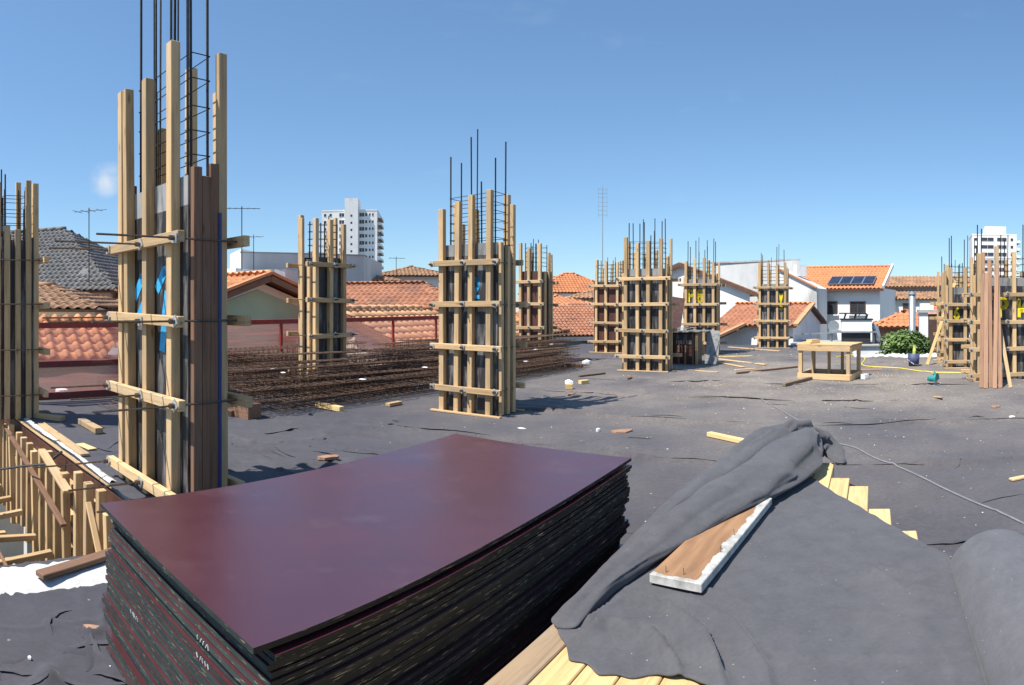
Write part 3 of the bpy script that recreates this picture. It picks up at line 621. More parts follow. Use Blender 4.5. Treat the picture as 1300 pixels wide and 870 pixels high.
Z = np.maximum(Z, np.where((VV < .125), .2, PLT + .008))
mb = MB(); lon = [pf(a, b, c) for a, b, c in zip(SSg.ravel(), VV.ravel(), Z.ravel())]
mb.add(lon, [(i * NV + j, i * NV + j + 1, (i + 1) * NV + j + 1, (i + 1) * NV + j) for i in range(NU - 1) for j in range(NV - 1)])
cloth = thing('felt_sheet', 'dark grey felt sheet draped over the pine plank pile, edge rolled back', 'felt sheet', pf(1.2, .6, PLT))
base = cloth.location.copy()
mb.v = [tuple(Vector(v) - base) for v in mb.v]
o = mb.build('drape', 'felt_cloth', cloth, smooth=True)
md = o.modifiers.new('thickness', 'SOLIDIFY'); md.thickness = .006; md.offset = 1
e_pts = [pf(a, 1.70, c + .008) - base for a, c in zip(SSg[::6, -1], Z[::6, -1])]
MB().tube(e_pts, .004, 5).build('selvage', 'felt_cloth', cloth)
def strand(name, ctr, n=150, m=56, seed=0, k=3, amp=.10):
    """a folded-back roll of felt: ctr rows are (s, t, z, half width, half height)"""
    ctr = np.array(ctr, float); L = np.linspace(0, 1, len(ctr)); u = np.linspace(0, 1, n)
    C = np.stack([np.interp(u, L, ctr[:, c]) for c in range(5)], -1)
    for c in range(5):
        for _ in range(6): C[1:-1, c] = (C[:-2, c] + 2 * C[1:-1, c] + C[2:, c]) / 4
    vs = []
    for i in range(n):
        a = C[max(i - 1, 0)]; b = C[min(i + 1, n - 1)]; d = np.array([b[0] - a[0], b[1] - a[1]]); d /= np.hypot(*d); nx, ny = -d[1], d[0]
        ph = np.linspace(0, 2 * np.pi, m, endpoint=False)
        tw = 2.4 * u[i] + seed
        rad = 1 + amp * np.sin(k * ph + tw * 2) + amp * .6 * np.sin((k + 2) * ph - tw * 5 + seed) + .10 * (vn(ph * 1.2 + 5, np.full(m, u[i] * 9), 20 + seed) - .5) * 2 * np.abs(np.sin(ph / 2))
        cr = np.clip(ridge(ph * 1.1 + u[i] * 2.2, np.full(m, u[i] * 7.0 + seed), 25) - .72, 0, 1); rad += cr * .38
        tap = min(1, math.sqrt(max(0, 1 - (1 - min(u[i], 1 - u[i]) / .03) ** 2)) if min(u[i], 1 - u[i]) < .03 else 1); tap = max(tap, .12)
        y = np.cos(ph) * C[i, 3] * rad * tap; z = np.sin(ph) * C[i, 4] * rad * tap
        for yy, zz in zip(y, z): vs.append(pf(C[i, 0] + nx * yy, C[i, 1] + ny * yy, max(C[i, 2] + zz, .02)) - base)
    mb = MB(); mb.add(vs, [(i * m + j, i * m + (j + 1) % m, (i + 1) * m + (j + 1) % m, (i + 1) * m + j) for i in range(n - 1) for j in range(m)] + [tuple(range(m)), tuple((n - 1) * m + j for j in range(m))[::-1]])
    return mb.build(name, 'felt_cloth', cloth, smooth=True)
zt = PLT + .01
strand('folded_edge', [(1.19, .20, zt + .012, .05, .018), (1.32, .20, zt + .022, .055, .03), (1.55, .215, zt + .035, .055, .042), (1.88, .265, zt + .045, .066, .05), (2.3, .35, zt + .075, .125, .07), (2.6, .44, zt + .09, .17, .075), (2.9, .53, zt + .095, .195, .085), (3.25, .63, zt + .10, .215, .105), (3.6, .73, zt + .115, .225, .125), (3.85, .79, zt + .14, .18, .13), (4.0, .83, zt + .14, .12, .11)], 220, 72, 0, 3, .11)
strand('folded_edge', [(1.6, .165, zt + .02, .035, .03), (2.0, .21, zt + .05, .055, .055), (2.5, .255, zt + .075, .075, .07), (3.0, .31, zt + .09, .10, .085), (3.5, .40, zt + .11, .12, .10), (3.9, .54, zt + .14, .12, .12), (4.2, .70, zt + .14, .12, .13), (4.36, .80, zt + .05, .09, .12)], 170, 56, 2, 3, .10)
strand('folded_edge', [(3.72, .80, zt + .16, .06, .05), (4.0, .83, zt + .19, .085, .07), (4.14, .92, zt + .13, .09, .085), (4.08, 1.02, zt + .05, .08, .05), (3.88, 1.10, zt + .015, .05, .02)], 90, 44, 5, 3, .16)
strand('folded_edge', [(3.95, .57, zt + .19, .05, .04), (4.14, .67, zt + .24, .07, .05), (4.28, .80, zt + .19, .08, .07), (4.30, .93, zt + .03, .07, .08)], 80, 40, 7, 3, .14)
# painted board lying on the felt
bo = MB()
BL, BW, BT = 1.16, .245, .04
bme = lumber_mesh(BL, BW, BT, 'form_board', .003)
p0 = Vector((.69, 2.54, 0)); dv = Vector((.63, .777, 0)).normalized()
o = link('board', bme, None, p0 + dv * BL / 2 + Vector((0, 0, PLT + .058)), frame_rot(dv + Vector((0, 0, .012)), (0, 0, 1)))
tag(o, 'short brown board with white painted edges lying on the felt, tucked under its fold', 'board')
for x, y in ((-.54, .06), (-.53, -.02), (-.25, -.09), (-.03, -.085)):
    MB().tube([(0, 0, 0), (.006, .004, .03)], .0018, 5).build('nail', 'tie_rod', o, (x, y, BT / 2 - .002))
# felt roll
mb = MB(); n, m, r = 40, 48, .235; vs = []
LR = 2.9
for i in range(n + 1):
    for j in range(m):
        a = 2 * math.pi * j / m; rr = r * (1 + .012 * math.sin(3 * a + i * .2) + .02 * float(vn(i * .35, j * .25, 31) - .5)); fl = 1 - .10 * (1 if math.sin(a) < 0 else 0) * abs(math.sin(a))
        vs.append((LR * i / n, rr * math.cos(a), rr * math.sin(a) * fl))
mb.add(vs, [(i * m + j, i * m + (j + 1) % m, (i + 1) * m + (j + 1) % m, (i + 1) * m + j) for i in range(n) for j in range(m)])
roll = thing('felt_roll', 'thick roll of grey felt lying beside the covered plank pile', 'felt roll', pf(2.06 - LR, 1.975, r * .93 + .012), math.atan2(PA.y, PA.x) + .02)
mb.build('outer_layer', 'felt_rolled', roll, smooth=True)
mb = MB(); pts = [];
for k in range(150):                                   # spiral of layers at both ends
    a = k * .32; q = r * .985 * (1 - k / 155); pts.append((a, q))
for e, sg in ((0, -1), (LR, 1)):
    vs = []; fs = []
    for k, (a, q) in enumerate(pts):
        for dd, zz in ((0, 0), (.5, .012)):
            qq = q * (1 - .02 * dd); vs.append((e + sg * zz * math.sin(k * .4) ** 2, qq * math.cos(a), qq * math.sin(a) * (.93 if math.sin(a) < 0 else 1)))
    c = len(vs); vs.append((e, 0, 0))
    fs = [(2 * k, 2 * k + 2, 2 * k + 3, 2 * k + 1) for k in range(len(pts) - 1)]
    mb = MB(); mb.add(vs, fs)
    ring = [(e - sg * .004, r * .98 * math.cos(2 * math.pi * j / 40), r * .98 * math.sin(2 * math.pi * j / 40) * (.93 if j > 20 else 1)) for j in range(40)]
    mb.add(ring, [tuple(range(40)) if sg > 0 else tuple(range(40))[::-1]])
    mb.build('rolled_end', 'felt_rolled', roll)
# ------------------------------------------------------------------ beam well: side formwork below the slab edge
wf = thing('beam_formwork', 'timber side formwork of a beam below the slab edge in the open well', 'beam formwork', st(S1, -6.5, -.02), -GA)
# local x along B, y along A (away), z up
MB().box((-2.7, 0, -.95), (2.5, .018, -.03)).build('panel', 'form_brown', wf)
MB().box((2.505, -.004, -.95), (2.95, .016, -.03)).build('panel', 'form_grey', wf)
for z in (-.22, -.52, -.84): lumber('rail', (-2.7, -.034, z), (2.46, -.034, z), .06, .07, 'pine', wf)
x = -2.6; i = 0
while x < 2.4:
    lumber('stud', (x, -.105, -1.25 + R(-.1, .1)), (x + R(-.03, .03), -.105 - (.03 if i % 4 == 1 else 0), R(-.16, .03)), .075, .075, 'pine', wf, (0, 1, 0)); x += R(.22, .34); i += 1
lumber('cap_board', (-2.7, .02, .012), (1.7, .05, .012), .10, .022, 'pine', wf)
lumber('brace', (-1.5, -.18, -.08), (1.0, -.19, -.52), .06, .03, 'brown_wood', wf)
lumber('brace', (1.6, -.17, -.12), (2.25, -.2, -.85), .05, .025, 'pine', wf); lumber('brace', (.2, -.17, .0), (1.15, -.2, -.16), .09, .03, 'pine', wf)
for k in range(9): x = -2.5 + k * .6; lumber('strut', (x, -.16, -.98 + R(-.05, .05)), (x + R(-.05, .05), -.8, -1.02), .07, .06, 'pine', wf)
wf2 = thing('beam_formwork', 'lower timber beam formwork and props in the shade of the open well', 'beam formwork', st(1.15, -6.5, -1.25), -GA)
for y in (-.18, .18): lumber('side_board', (-2.8, y, .1), (2.2, y, .1), .03, .32, 'form_brown' if 0 else 'brown_wood', wf2)
for k in range(7):
    x = -2.6 + k * .75; lumber('stud', (x, -.25, -.25), (x, -.25, .45 + R(-.1, .15)), .07, .05, 'pine', wf2, (0, 1, 0)); lumber('cross_piece', (x + .1, -.45, -.1), (x + .1, .55, -.1 + R(-.03, .03)), .07, .07, 'pine', wf2)
for k in range(5): lumber('prop', (-2.4 + k, R(-.1, .1), -1.95), (-2.4 + k, 0, -.14), .08, .08, 'pine', wf2, (0, 1, 0))
tag(MB().tube([st(1.4, -7.3, -.6), st(1.5, -7.0, -.38), st(1.7, -6.6, -.25), st(1.86, -6.25, -.15), st(1.95, -6.0, .03)], .014, 6).build('cable', 'black_cable'), 'black cable hanging into the open well', 'cable')
# ------------------------------------------------------------------ rebar cages in a pile
def cage_meshes(L, w, h, sp):
    b = MB(); c = MB()
    for y in (-w / 2, 0, w / 2):
        for z in (0, h):
            b.tube([(-L / 2, y, z), (-L / 6, y + .006, z - .004), (L / 6, y - .006, z + .004), (L / 2, y, z)], .006, 4)
    n = int(L / sp)
    for i in range(n):
        x = -L / 2 + .05 + i * sp + R(-.02, .02); tl = R(-.03, .03)
        c.tube([(x, -w / 2, -.007), (x + tl, -w / 2, h + .007), (x + tl, w / 2, h + .007), (x, w / 2, -.007), (x, -w / 2, -.007)], .0042, 4)
    return b.mesh('long_bars', 'rebar_rust'), c.mesh('stirrups', 'rebar_rust')
CG = [cage_meshes(4.6, .34, .15, .11), cage_meshes(4.2, .18, .13, .10), cage_meshes(3.6, .40, .12, .15), cage_meshes(5.2, .22, .16, .12)]
CGW = [.34, .18, .40, .22]; CGH = [.15, .13, .12, .16]
heap = {}
rows = []
for lay in range(6):
    t = -9.1 + lay * .03
    while t < -6.62 - lay * .15:
        for s0 in (6.95, 11.6):
            k = random.randrange(4); ctr = s0 + R(-.35, .35); tc_ = t + .2 + (ctr - 7) * .12
            if s0 < 8 and abs(tc_ + 7.95) < .45 and lay > 0: continue
            rows.append((k, ctr, tc_, .09 + lay * .105 + R(0, .02), R(-.03, .03) + .10))
        t += R(.26, .36)
for k, s_, t_, z_, r_ in rows:
    c = thing('rebar_cage', 'rusty rebar cage lying in the long pile along the red guard rail', 'rebar cage', st(s_, t_, z_), math.atan2(A.y, A.x) - r_, 'rebar cages in the pile')
    c.rotation_euler = (R(-.06, .06), R(-.02, .02), c.rotation_euler.z)
    link('long_bars', CG[k][0], c); link('stirrups', CG[k][1], c)
for s_, t0, t1 in ((4.75, -9.0, -7.0), (8.2, -8.6, -6.75), (11.0, -8.5, -6.35), (13.7, -8.3, -5.95)):
    tag(lumber('bearer', st(s_, t0, .045), st(s_, t1, .045), .12, .08, 'brown_wood'), 'dark timber bearer under the rebar cages', 'bearer', 'bearers under the rebar pile')
tag(MB().box((-.17, -.11, 0), (.17, .11, .2)).build('timber_block', 'brown_wood', None, st(4.85, -6.85, .005), rot=(0, 0, -.5)), 'dark timber block at the near corner of the rebar pile', 'timber block')
for k in range(7):
    s_ = 3.4 + k * .12; tag(MB().tube([st(s_, -8.6 + R(-.2, .2), .03 + .02 * k), st(s_ + R(-.5, .6), -7.0 + R(-.2, .3), .03 + .025 * k)], .007, 5).build('loose_rebar', 'rebar_rust'), 'loose rebar in the tangle between the dark column and the rebar pile', 'rebar', 'loose rebar by the well')
for k in range(4):
    s_ = 3.3 + k * .05; tag(MB().tube([st(s_, -6.3 + k * .05, .02), st(s_ - .35, -6.0 + k * .06, .02)], .006, 5).build('loose_rebar', 'rebar'), 'short rebar offcut on the felt near the tall column', 'rebar', 'rebar offcuts near the tall column')
# ------------------------------------------------------------------ red guard rail with mesh screen
GT0 = -9.2
gr = thing('guard_rail', 'red steel guard rail with pink mesh screen along the slab edge', 'guard rail', st(2.3, GT0, 0), math.atan2(A.y, A.x))
GL = 10.6
for x in np.arange(.15, GL, 1.62): lumber('post', (x, 0, -.02), (x, 0, 1.18), .05, .05, 'red_paint', gr, (0, 1, 0))
lumber('top_rail', (0, 0, 1.215), (GL, 0, 1.215), .07, .09, 'red_paint', gr); lumber('mid_rail', (0, .052, .60), (4.2, .052, .60), .05, .10, 'dark_red_paint', gr)
lumber('toe_rail', (0, .052, .10), (GL, .052, .10), .04, .12, 'dark_red_paint', gr)
mb = MB(); n = 120
for i in range(n + 1):
    x = GL * i / n
    for j in range(9):
        z = .05 + 1.12 * j / 8; mb.v.append((x, .034 + .012 * math.sin(x * 5 + j) * math.sin(j / 8 * 3.14), z + .012 * math.sin(x * 3.9)))
mb.f = [(i * 9 + j, (i + 1) * 9 + j, (i + 1) * 9 + j + 1, i * 9 + j + 1) for i in range(n) for j in range(8)]; mb.m = [0] * len(mb.f)
mb.build('mesh_screen', 'screen', gr, smooth=True)
# ------------------------------------------------------------------ saw table
tb = thing('work_table', 'raw pine work table with lower frame on the dusty felt', 'table', pol(1054, 12.9), -math.radians(47))
TW, TD, THh = .56, .46, .72
for k in range(5): lumber('top_plank', (-TW - .03, -TD + .09 + k * .185, THh), (TW + .03, -TD + .09 + k * .185, THh), .182, .028, 'pine', tb)
for sg in (-1, 1):
    lumber('apron', (-TW, sg * TD, THh - .075), (TW, sg * TD, THh - .075), .03, .11, 'pine', tb); lumber('apron', (sg * TW, -TD + .02, THh - .078), (sg * TW, TD - .02, THh - .078), .03, .11, 'pine', tb)
    lumber('lower_rail', (-TW, sg * (TD + .002), .07), (TW, sg * (TD + .002), .07), .03, .12, 'pine', tb); lumber('lower_rail', (sg * TW, -TD + .02, .068), (sg * TW, TD - .02, .068), .03, .12, 'pine', tb)
    for x in (-TW + .05, TW - .05): lumber('leg', (x, sg * (TD - .055), .004), (x, sg * (TD - .055), THh - .02), .075, .075, 'pine', tb, (0, 1, 0))
    lumber('leg', (sg * .15, TD - .055, .004), (sg * .15, TD - .055, THh - .02), .06, .06, 'pine', tb, (0, 1, 0))
tag(MB().box((-.17, -.12, 0), (.14, .10, .035)).box((-.1, -.1, .036), (.16, .05, .08)).build('wood_offcut', 'pine_new', None, pol(1030, 12.75, THh + .016), rot=(0, 0, .4)), 'wood offcut left on top of the work table', 'wood offcut')
# ------------------------------------------------------------------ low maroon formwork box, grey sheets
bx = thing('formwork_box', 'low maroon formwork box with a grey board lid beside the black columns', 'formwork box', pol(868, 16.0), -GA)
MB().box((-.42, -.28, 0), (.42, -.262, .80)).build('panel', 'form_brown', bx); MB().box((.40, -.26, 0), (.42, .3, .80)).build('panel', 'form_brown', bx); MB().box((-.42, .29, 0), (.42, .31, .80)).build('panel', 'form_brown', bx)
for x in (-.25, -.05, .12, .32): lumber('stud', (x, -.31, .004), (x, -.31, .5 if x < .3 else .8), .05, .05, 'brown_wood', bx, (0, 1, 0))
MB().box((-.40, -.30, .52), (.40, -.285, .78)).build('cover_strip', 'form_dark', bx)
lumber('lid', (-.52, -.02, .83), (.68, -.02, .85), .8, .03, 'form_grey', bx); lumber('rail', (.42, -.34, .004), (.42, -.34, .80), .06, .05, 'pine', bx, (0, 1, 0))
tag(lumber('leaning_sheet', pol(903, 15.7, .01), pol(906, 16.0, .86), .34, .018, 'form_grey', None, (-.32, -.95, 0)), 'cement smeared plywood sheet leaning upright beside the low maroon box', 'plywood sheet')
tag(lumber('leaning_sheet', pol(846, 17.4, .01), pol(858, 18.0, 1.75), .55, .018, 'form_brown', None, (-.26, -.96, 0)), 'tall dark plywood sheet leaning behind the low maroon box', 'plywood sheet')
mb = MB()
for k in range(5): mb.bar((R(-.3, 0), R(-.1, .1), .02 + k * .012), (R(.1, .4), R(-.1, .1), .03 + k * .02), .09, .006)
tag(mb.build('metal_scrap', 'plate', None, pol(868, 16.0, .85)), 'crumpled metal scrap on the lid of the low box', 'scrap')
# ------------------------------------------------------------------ boards leaning on the P 14 column
for k, (px, rho, h, tx, mt) in enumerate([(1246, 11.3, 2.55, 2, 'red_wood'), (1251.5, 11.22, 2.15, 1, 'red_wood'), (1258, 11.3, 2.42, -2, 'red_wood'), (1263, 11.2, 2.1, 2, 'red_wood'), (1270, 11.28, 2.3, -4, 'red_wood'), (1283, 11.3, 1.15, -14, 'pine')]):
    b0 = pol(px, rho, .006); b1 = pol(px + tx, rho + .62, h)
    tag(lumber('leaning_board', b0, b1, .08 if mt == 'red_wood' else .07, .028, mt, None, (-.7, -.7, 0)), 'long reddish board leaning upright against the P 14 column formwork' if mt == 'red_wood' else 'short pale batten slanting beside the leaning red boards', 'board', 'red boards leaning together' if mt == 'red_wood' else None)
tag(lumber('leaning_plank', pol(1177, 15.6, .01), pol(1213, 15.95, 2.15), .08, .03, 'pine_new', None, (-.63, -.77, 0)), 'yellow pine plank leaning diagonally against the narrow column', 'plank')
# ------------------------------------------------------------------ bucket, saw, hose, box, cable
bk = thing('bucket', 'dark blue plastic bucket near the far kerb', 'bucket', pol(1160, 15.4, .004))
mb = MB(); n = 20
for z, r_ in ((0, .125), (.30, .155), (.30, .145), (.02, .115)): mb.v += [(r_ * math.cos(2 * math.pi * j / n), r_ * math.sin(2 * math.pi * j / n), z) for j in range(n)]
mb.f = [(k * n + j, k * n + (j + 1) % n, (k + 1) * n + (j + 1) % n, (k + 1) * n + j) for k in range(3) for j in range(n)] + [tuple(range(3 * n, 4 * n)), tuple(range(n))[::-1]]; mb.m = [0] * len(mb.f)
mb.build('body', 'blue_plastic', bk, smooth=True)
MB().tube([(-.155, 0, .28), (-.15, .06, .16), (-.1, -.14, .05), (0, -.17, .03), (.1, -.14, .05), (.15, .06, .16), (.155, 0, .28)], .005, 5).build('handle', 'plate', bk)
mb = MB(); mb.tube([(0, 0, .03), (.02, 0, .36), (.02, .01, .50)], [.035, .045, .03], 10)
tag(mb.build('bottle', 'lime_plastic', None, pol(1160, 15.4, .02)), 'lime yellow bottle standing in the blue bucket', 'bottle')
sw = thing('circular_saw', 'teal hand circular saw lying on the felt', 'circular saw', pol(1188, 11.7, .004), .5)
def disc(mb, r_, y0, y1, cz, n=24, a0=0, a1=2 * math.pi):
    vs = [(r_ * math.cos(a0 + (a1 - a0) * j / n), y, cz + r_ * math.sin(a0 + (a1 - a0) * j / n)) for y in (y0, y1) for j in range(n)]
    return mb.add(vs, [tuple(range(n)), tuple(range(2 * n - 1, n - 1, -1))] + [(j, n + j, n + (j + 1) % n, (j + 1) % n) for j in range(n)])
disc(MB(), .11, -.03, .01, .12, 24, -.2, 3.5).build('guard', 'teal_paint', sw); disc(MB(), .09, -.006, -.003, .10).build('blade', 'steel', sw)
MB().tube([(0, .012, .12), (0, .12, .12), (0, .17, .115)], [.055, .055, .035], 14).build('motor', 'teal_paint', sw)
MB().tube([(-.06, .02, .2), (.0, .03, .24), (.1, .03, .20), (.15, .02, .10), (.1, .015, .08)], .018, 8).build('handle', 'teal_paint', sw); MB().box((-.15, -.06, .0), (.14, .05, .006)).build('base_plate', 'steel', sw)
pts = [pol(x, 1209 / (y - 386), 0) for x, y in ((1062, 454), (1085, 452), (1098, 456), (1094, 463), (1104, 466), (1140, 468), (1175, 473), (1210, 474), (1235, 475), (1248, 480))]
def smooth_path(pts, n=8, rad=.012, off=.0):
    P_ = [Vector(p) for p in pts]; out = []
    for i in range(len(P_) - 1):
        a, b, c, d = P_[max(i - 1, 0)], P_[i], P_[i + 1], P_[min(i + 2, len(P_) - 1)]
        for k in range(n):
            u = k / n; q = .5 * ((2 * b) + (c - a) * u + (2 * a - 5 * b + 4 * c - d) * u * u + (3 * b - a - 3 * c + d) * u ** 3); q.z = felt_z(q) + rad + off; out.append(q)
    return out
tag(MB().tube(smooth_path(pts, 8, .014), .014, 6).build('extension_cord', 'yellow_hose'), 'yellow hose snaking across the felt from the work table', 'hose')
mb = MB(); mb.box((-.07, -.05, 0), (.07, .05, .10)); mb.box((-.05, -.054, .02), (.05, -.051, .08))
tag(mb.build('junction_box', 'white_scrap', None, pol(1098, 12.6, .012), rot=(0, 0, .3)), 'white plug box on the felt beside the work table', 'plug box')
pts = [pol(x, 1209 / (y - 386), 0) for x, y in ((960, 505), (985, 518), (1010, 533), (1036, 548), (1060, 563), (1085, 570), (1110, 583), (1140, 594), (1170, 607), (1200, 622), (1235, 638), (1265, 650), (1295, 664), (1340, 690))]
tag(MB().tube(smooth_path(pts, 8, .008), .008, 6).build('cable', 'grey_cable'), 'thin grey cable trailing across the felt past the covered lumber', 'cable')
mb = MB(); vs = []
for i in range(9):
    for j in range(7): vs.append(((j / 6 - .5) * .12 * (.35 + .65 * (i / 8)), .015 * math.sin(j * 2.1 + i), -i / 8 * .36))
mb.add(vs, [(i * 7 + j, i * 7 + j + 1, (i + 1) * 7 + j + 1, (i + 1) * 7 + j) for i in range(8) for j in range(6)])
o = mb.build('hanging_cloth', 'white_scrap', None, pol(1233, 14.35, 1.12), smooth=True); tag(o, 'pale work cloth hanging from the column with two sixes', 'cloth'); o.modifiers.new('t', 'SOLIDIFY').thickness = .006
# ------------------------------------------------------------------ loose boards on the felt
def ground_pt(x, y, z=.02): p = pol(x, (EYE - z) * F / (y - YH), 0); p.z = z + felt_z(p); return p
LB = [  # photo end points, width, thickness, material, label
    ((900, 552), (946, 562), .075, .05, 'pine_new', 'yellow pine batten on the felt behind the folded felt edge'),
    ((403, 516), (434, 522), .09, .07, 'pine_new', 'thick pine offcut in front of the rebar pile'),
    ((103, 536), (126, 549), .10, .07, 'pine', 'pine block on the felt between the well and the tall column'),
    ((40, 528), (80, 533), .12, .06, 'pine', 'pine block at the far rim of the well'),
    ((52, 538), (108, 578), .10, .03, 'pine', 'weathered board lying along the rim of the well'),
    ((101, 563), (118, 570), .10, .012, 'pine_new', 'thin wood chip board between the well and the tall column'),
    ((912, 456), (972, 463), .10, .025, 'pine', 'pale board pointing away from the low maroon box'),
    ((905, 453), (955, 452), .12, .025, 'pine_new', 'yellow board lying flat behind the P 8 column foot'),
    ((908, 459), (944, 466), .10, .02, 'pine', 'short pale board next to the leaning cement sheet'),
    ((935, 474), (1012, 466), .06, .04, 'brown_wood', 'long thin brown batten pointing at the work table'),
    ((933, 472), (960, 470), .08, .02, 'pine', 'small pale batten crossing the brown one'),
    ((995, 490), (1030, 481), .08, .06, 'old_wood', 'grey timber offcut in front of the work table'),
    ((883, 470), (912, 472), .08, .015, 'pine', 'pale lath on the felt in front of the low maroon box'),
    ((735, 478), (768, 474), .06, .03, 'brown_wood', 'brown batten at the end of the rebar pile'),
    ((718, 493), (727, 493), .10, .09, 'pine_new', 'small pine block under the edge of the rebar pile'),
    ((736, 487), (746, 486), .10, .07, 'pine_new', 'small pine block near the tip of the rebar pile'),
    ((492, 515), (508, 512), .09, .05, 'pine', 'curved wood chip near the rebar pile'),
    ((1090, 470), (1120, 469), .12, .03, 'red_wood', 'flat reddish board behind the work table'),
    ((1180, 472), (1246, 472), .10, .02, 'red_wood', 'flat reddish board along the yellow hose'),
    ((925, 441), (990, 446), .10, .03, 'pine', 'pale board by the far kerb'),
    ((50, 738), (150, 706), .085, .03, 'brown_wood', 'split dark brown board beside the white kerb of the well'),
    ((60, 524), (24, 526), .10, .04, 'old_wood', 'grey board across the corner of the well'),
    ((1283, 608), (1302, 604), .06, .02, 'pine', 'pale wood sliver on the open felt'),
    ((1186, 506), (1196, 507), .05, .02, 'pine', 'small wood chip in front of the circular saw')]
for (a, b, w, th, mt, lb) in LB:
    p, q_ = ground_pt(*a), ground_pt(*b); p.z = q_.z = max(p.z, q_.z) - .02 + th / 2 + (.034 if 'white kerb' in lb else .004)
    tag(lumber('loose_board', p, q_, w, th, mt), lb, 'board', 'loose boards on the deck')
def chip(x, y, sz, mat, label, name='wood_chip', cat='wood chip', flat=.3, grp=None):
    mb = MB(); n = 9; top = []; bot = []
    for j in range(n):
        a = 2 * math.pi * j / n; r_ = sz * R(.6, 1.1); top.append((r_ * math.cos(a), r_ * .55 * math.sin(a), sz * flat * R(.6, 1.1))); bot.append((r_ * 1.02 * math.cos(a), r_ * .56 * math.sin(a), 0))
    mb.add(top + bot + [(0, 0, sz * flat * 1.5)], [(j, (j + 1) % n, 2 * n) for j in range(n)] + [(n + j, n + (j + 1) % n, (j + 1) % n, j) for j in range(n)])
    return tag(mb.build(name, mat, None, ground_pt(x, y, 0) + Vector((0, 0, .003)), rot=(0, 0, R(-.6, .6))), label, cat, grp)
chip(790, 549, .16, 'red_wood', 'thin reddish wood chip on the open felt behind the plywood stack', flat=.12)
chip(417, 586, .11, 'red_wood', 'reddish wood chip just behind the plywood stack', flat=.25)
chip(118, 799, .05, 'red_wood', 'small reddish chip on the felt beside the plywood stack', flat=.2)
chip(722, 488, .11, 'white_scrap', 'crumpled white plastic bag on the felt past the painted column', 'plastic_bag', 'plastic bag', .55)
chip(759, 549, .035, 'white_scrap', 'small white lump next to the thin reddish chip', 'mortar_lump', 'mortar lump', .9)
chip(662, 545, .06, 'white_scrap', 'thin white scrap behind the plywood stack', 'paper_scrap', 'scrap', .1)
chip(38, 837, .012, 'white_scrap', 'tiny white pebble on the wrinkled felt by the plywood stack', 'pebble', 'pebble', .9)
chip(745, 462, .14, 'white_scrap', 'heap of torn white plastic at the end of the rebar pile', 'plastic_scrap', 'plastic scrap', .5)
chip(1285, 530, .07, 'white_scrap', 'flat white scrap on the open felt', 'paper_scrap', 'scrap', .15)
chip(725, 503, .09, 'red_wood', 'dark red chip in the shadow of the painted column', flat=.3); chip(800, 483, .09, 'brown_wood', 'brown chip in front of the wide black column', flat=.35)
chip(1264, 518, .09, 'red_wood', 'reddish chip in front of the leaning red boards', flat=.3); chip(78, 498, .16, 'white_scrap', 'torn white bag on the loose rebar by the well', 'plastic_scrap', 'plastic scrap', .35)
for (x, y) in ((345, 473), (548, 448), (460, 487), (680, 447), (700, 440), (540, 471), (668, 463), (360, 478)):
    c = chip(x, y, .055, 'white_scrap', 'scrap of white plastic caught on top of the rebar pile', 'plastic_scrap', 'plastic scrap', .15, 'plastic scraps on the rebar pile')
    rho = 1.0 * F / (y - YH); c.location = pol(x, rho, .60)
# sawdust heaps and uncountable crumbs
mb = MB()
def crumb(p, r_, dust=False):
    a = R(0, 6.3); vs = [(r_ * math.cos(a + k * 2.1) * R(.6, 1.4), r_ * math.sin(a + k * 2.1) * R(.6, 1.4), .002) for k in range(3)] + [(0, 0, r_ * .6)]
    mb.add([Vector(v) + p for v in vs], [(0, 1, 3), (1, 2, 3), (2, 0, 3)], 0 if dust else random.choice((0, 0, 0, 0, 1, 2, 2)))
for k in range(1700):
    s_, t_ = R(3.5, 21), R(-6.8, 8)
    if k % 3 == 0: s_, t_ = random.gauss(12, 3.5), random.gauss(.3, 2.2)
    if k % 13 == 0: s_, t_ = R(1, 5), R(-3.3, 4)
    if (t_ > .7 and s_ > 17.5) or s_ > 22.5 or (s_ < 2.1 and t_ < -3.4): continue
    p = st(s_, t_); p.z = felt_z(p); crumb(p, R(.004, .013) * (.5 + s_ / 14))
for (x, y, sx_, sy_, n_) in ((1125, 478, .5, .35, 220), (1110, 486, .6, .3, 150), (895, 489, .8, .25, 260), (1135, 492, .5, .3, 120), (1040, 494, .7, .3, 120), (930, 448, 1.0, .5, 90)):
    c_ = ground_pt(x, y, 0); v_ = c_.normalized()
    for k in range(n_):
        p = c_ + Vector((v_.y, -v_.x, 0)) * random.gauss(0, sx_ * .6) + v_ * random.gauss(0, sy_ * .8); p.z = felt_z(p); crumb(p, R(.004, .012), True)
kind(mb.build('wood_crumbs', ['sawdust', 'white_scrap', 'red_wood']), 'stuff')
# ------------------------------------------------------------------ roofs of separate tiles
def tile_verts(tw, th, amp):
    n = 8; vs = []
    for e, (y, lift) in enumerate(((0, .030), (th * 1.12, .004))):
        for i in range(n + 1):
            u = i / n; z = amp * math.sin(math.pi * u / .62) if u < .62 else -amp * .22 * math.sin(math.pi * (u - .62) / .38)
            vs.append(((u - .5) * tw * 1.03, y, z + lift))
    fs = [(i, i + 1, n + 2 + i, n + 1 + i) for i in range(n)]
    for i in range(n + 1): x, y, z = vs[i]; vs.append((x, y + .003, z - .022))
    o = 2 * (n + 1); fs += [(o + i, o + i + 1, i + 1, i) for i in range(n)]
    return vs, fs
_tm = {}
def tile_mesh(tw, th, amp, mat):
    k = (tw, th, amp, mat)
    if k not in _tm:
        vs, fs = tile_verts(tw, th, amp); mb = MB(); mb.add(vs, fs); _tm[k] = mb.mesh('roof_tile', mat, True)
    return _tm[k]
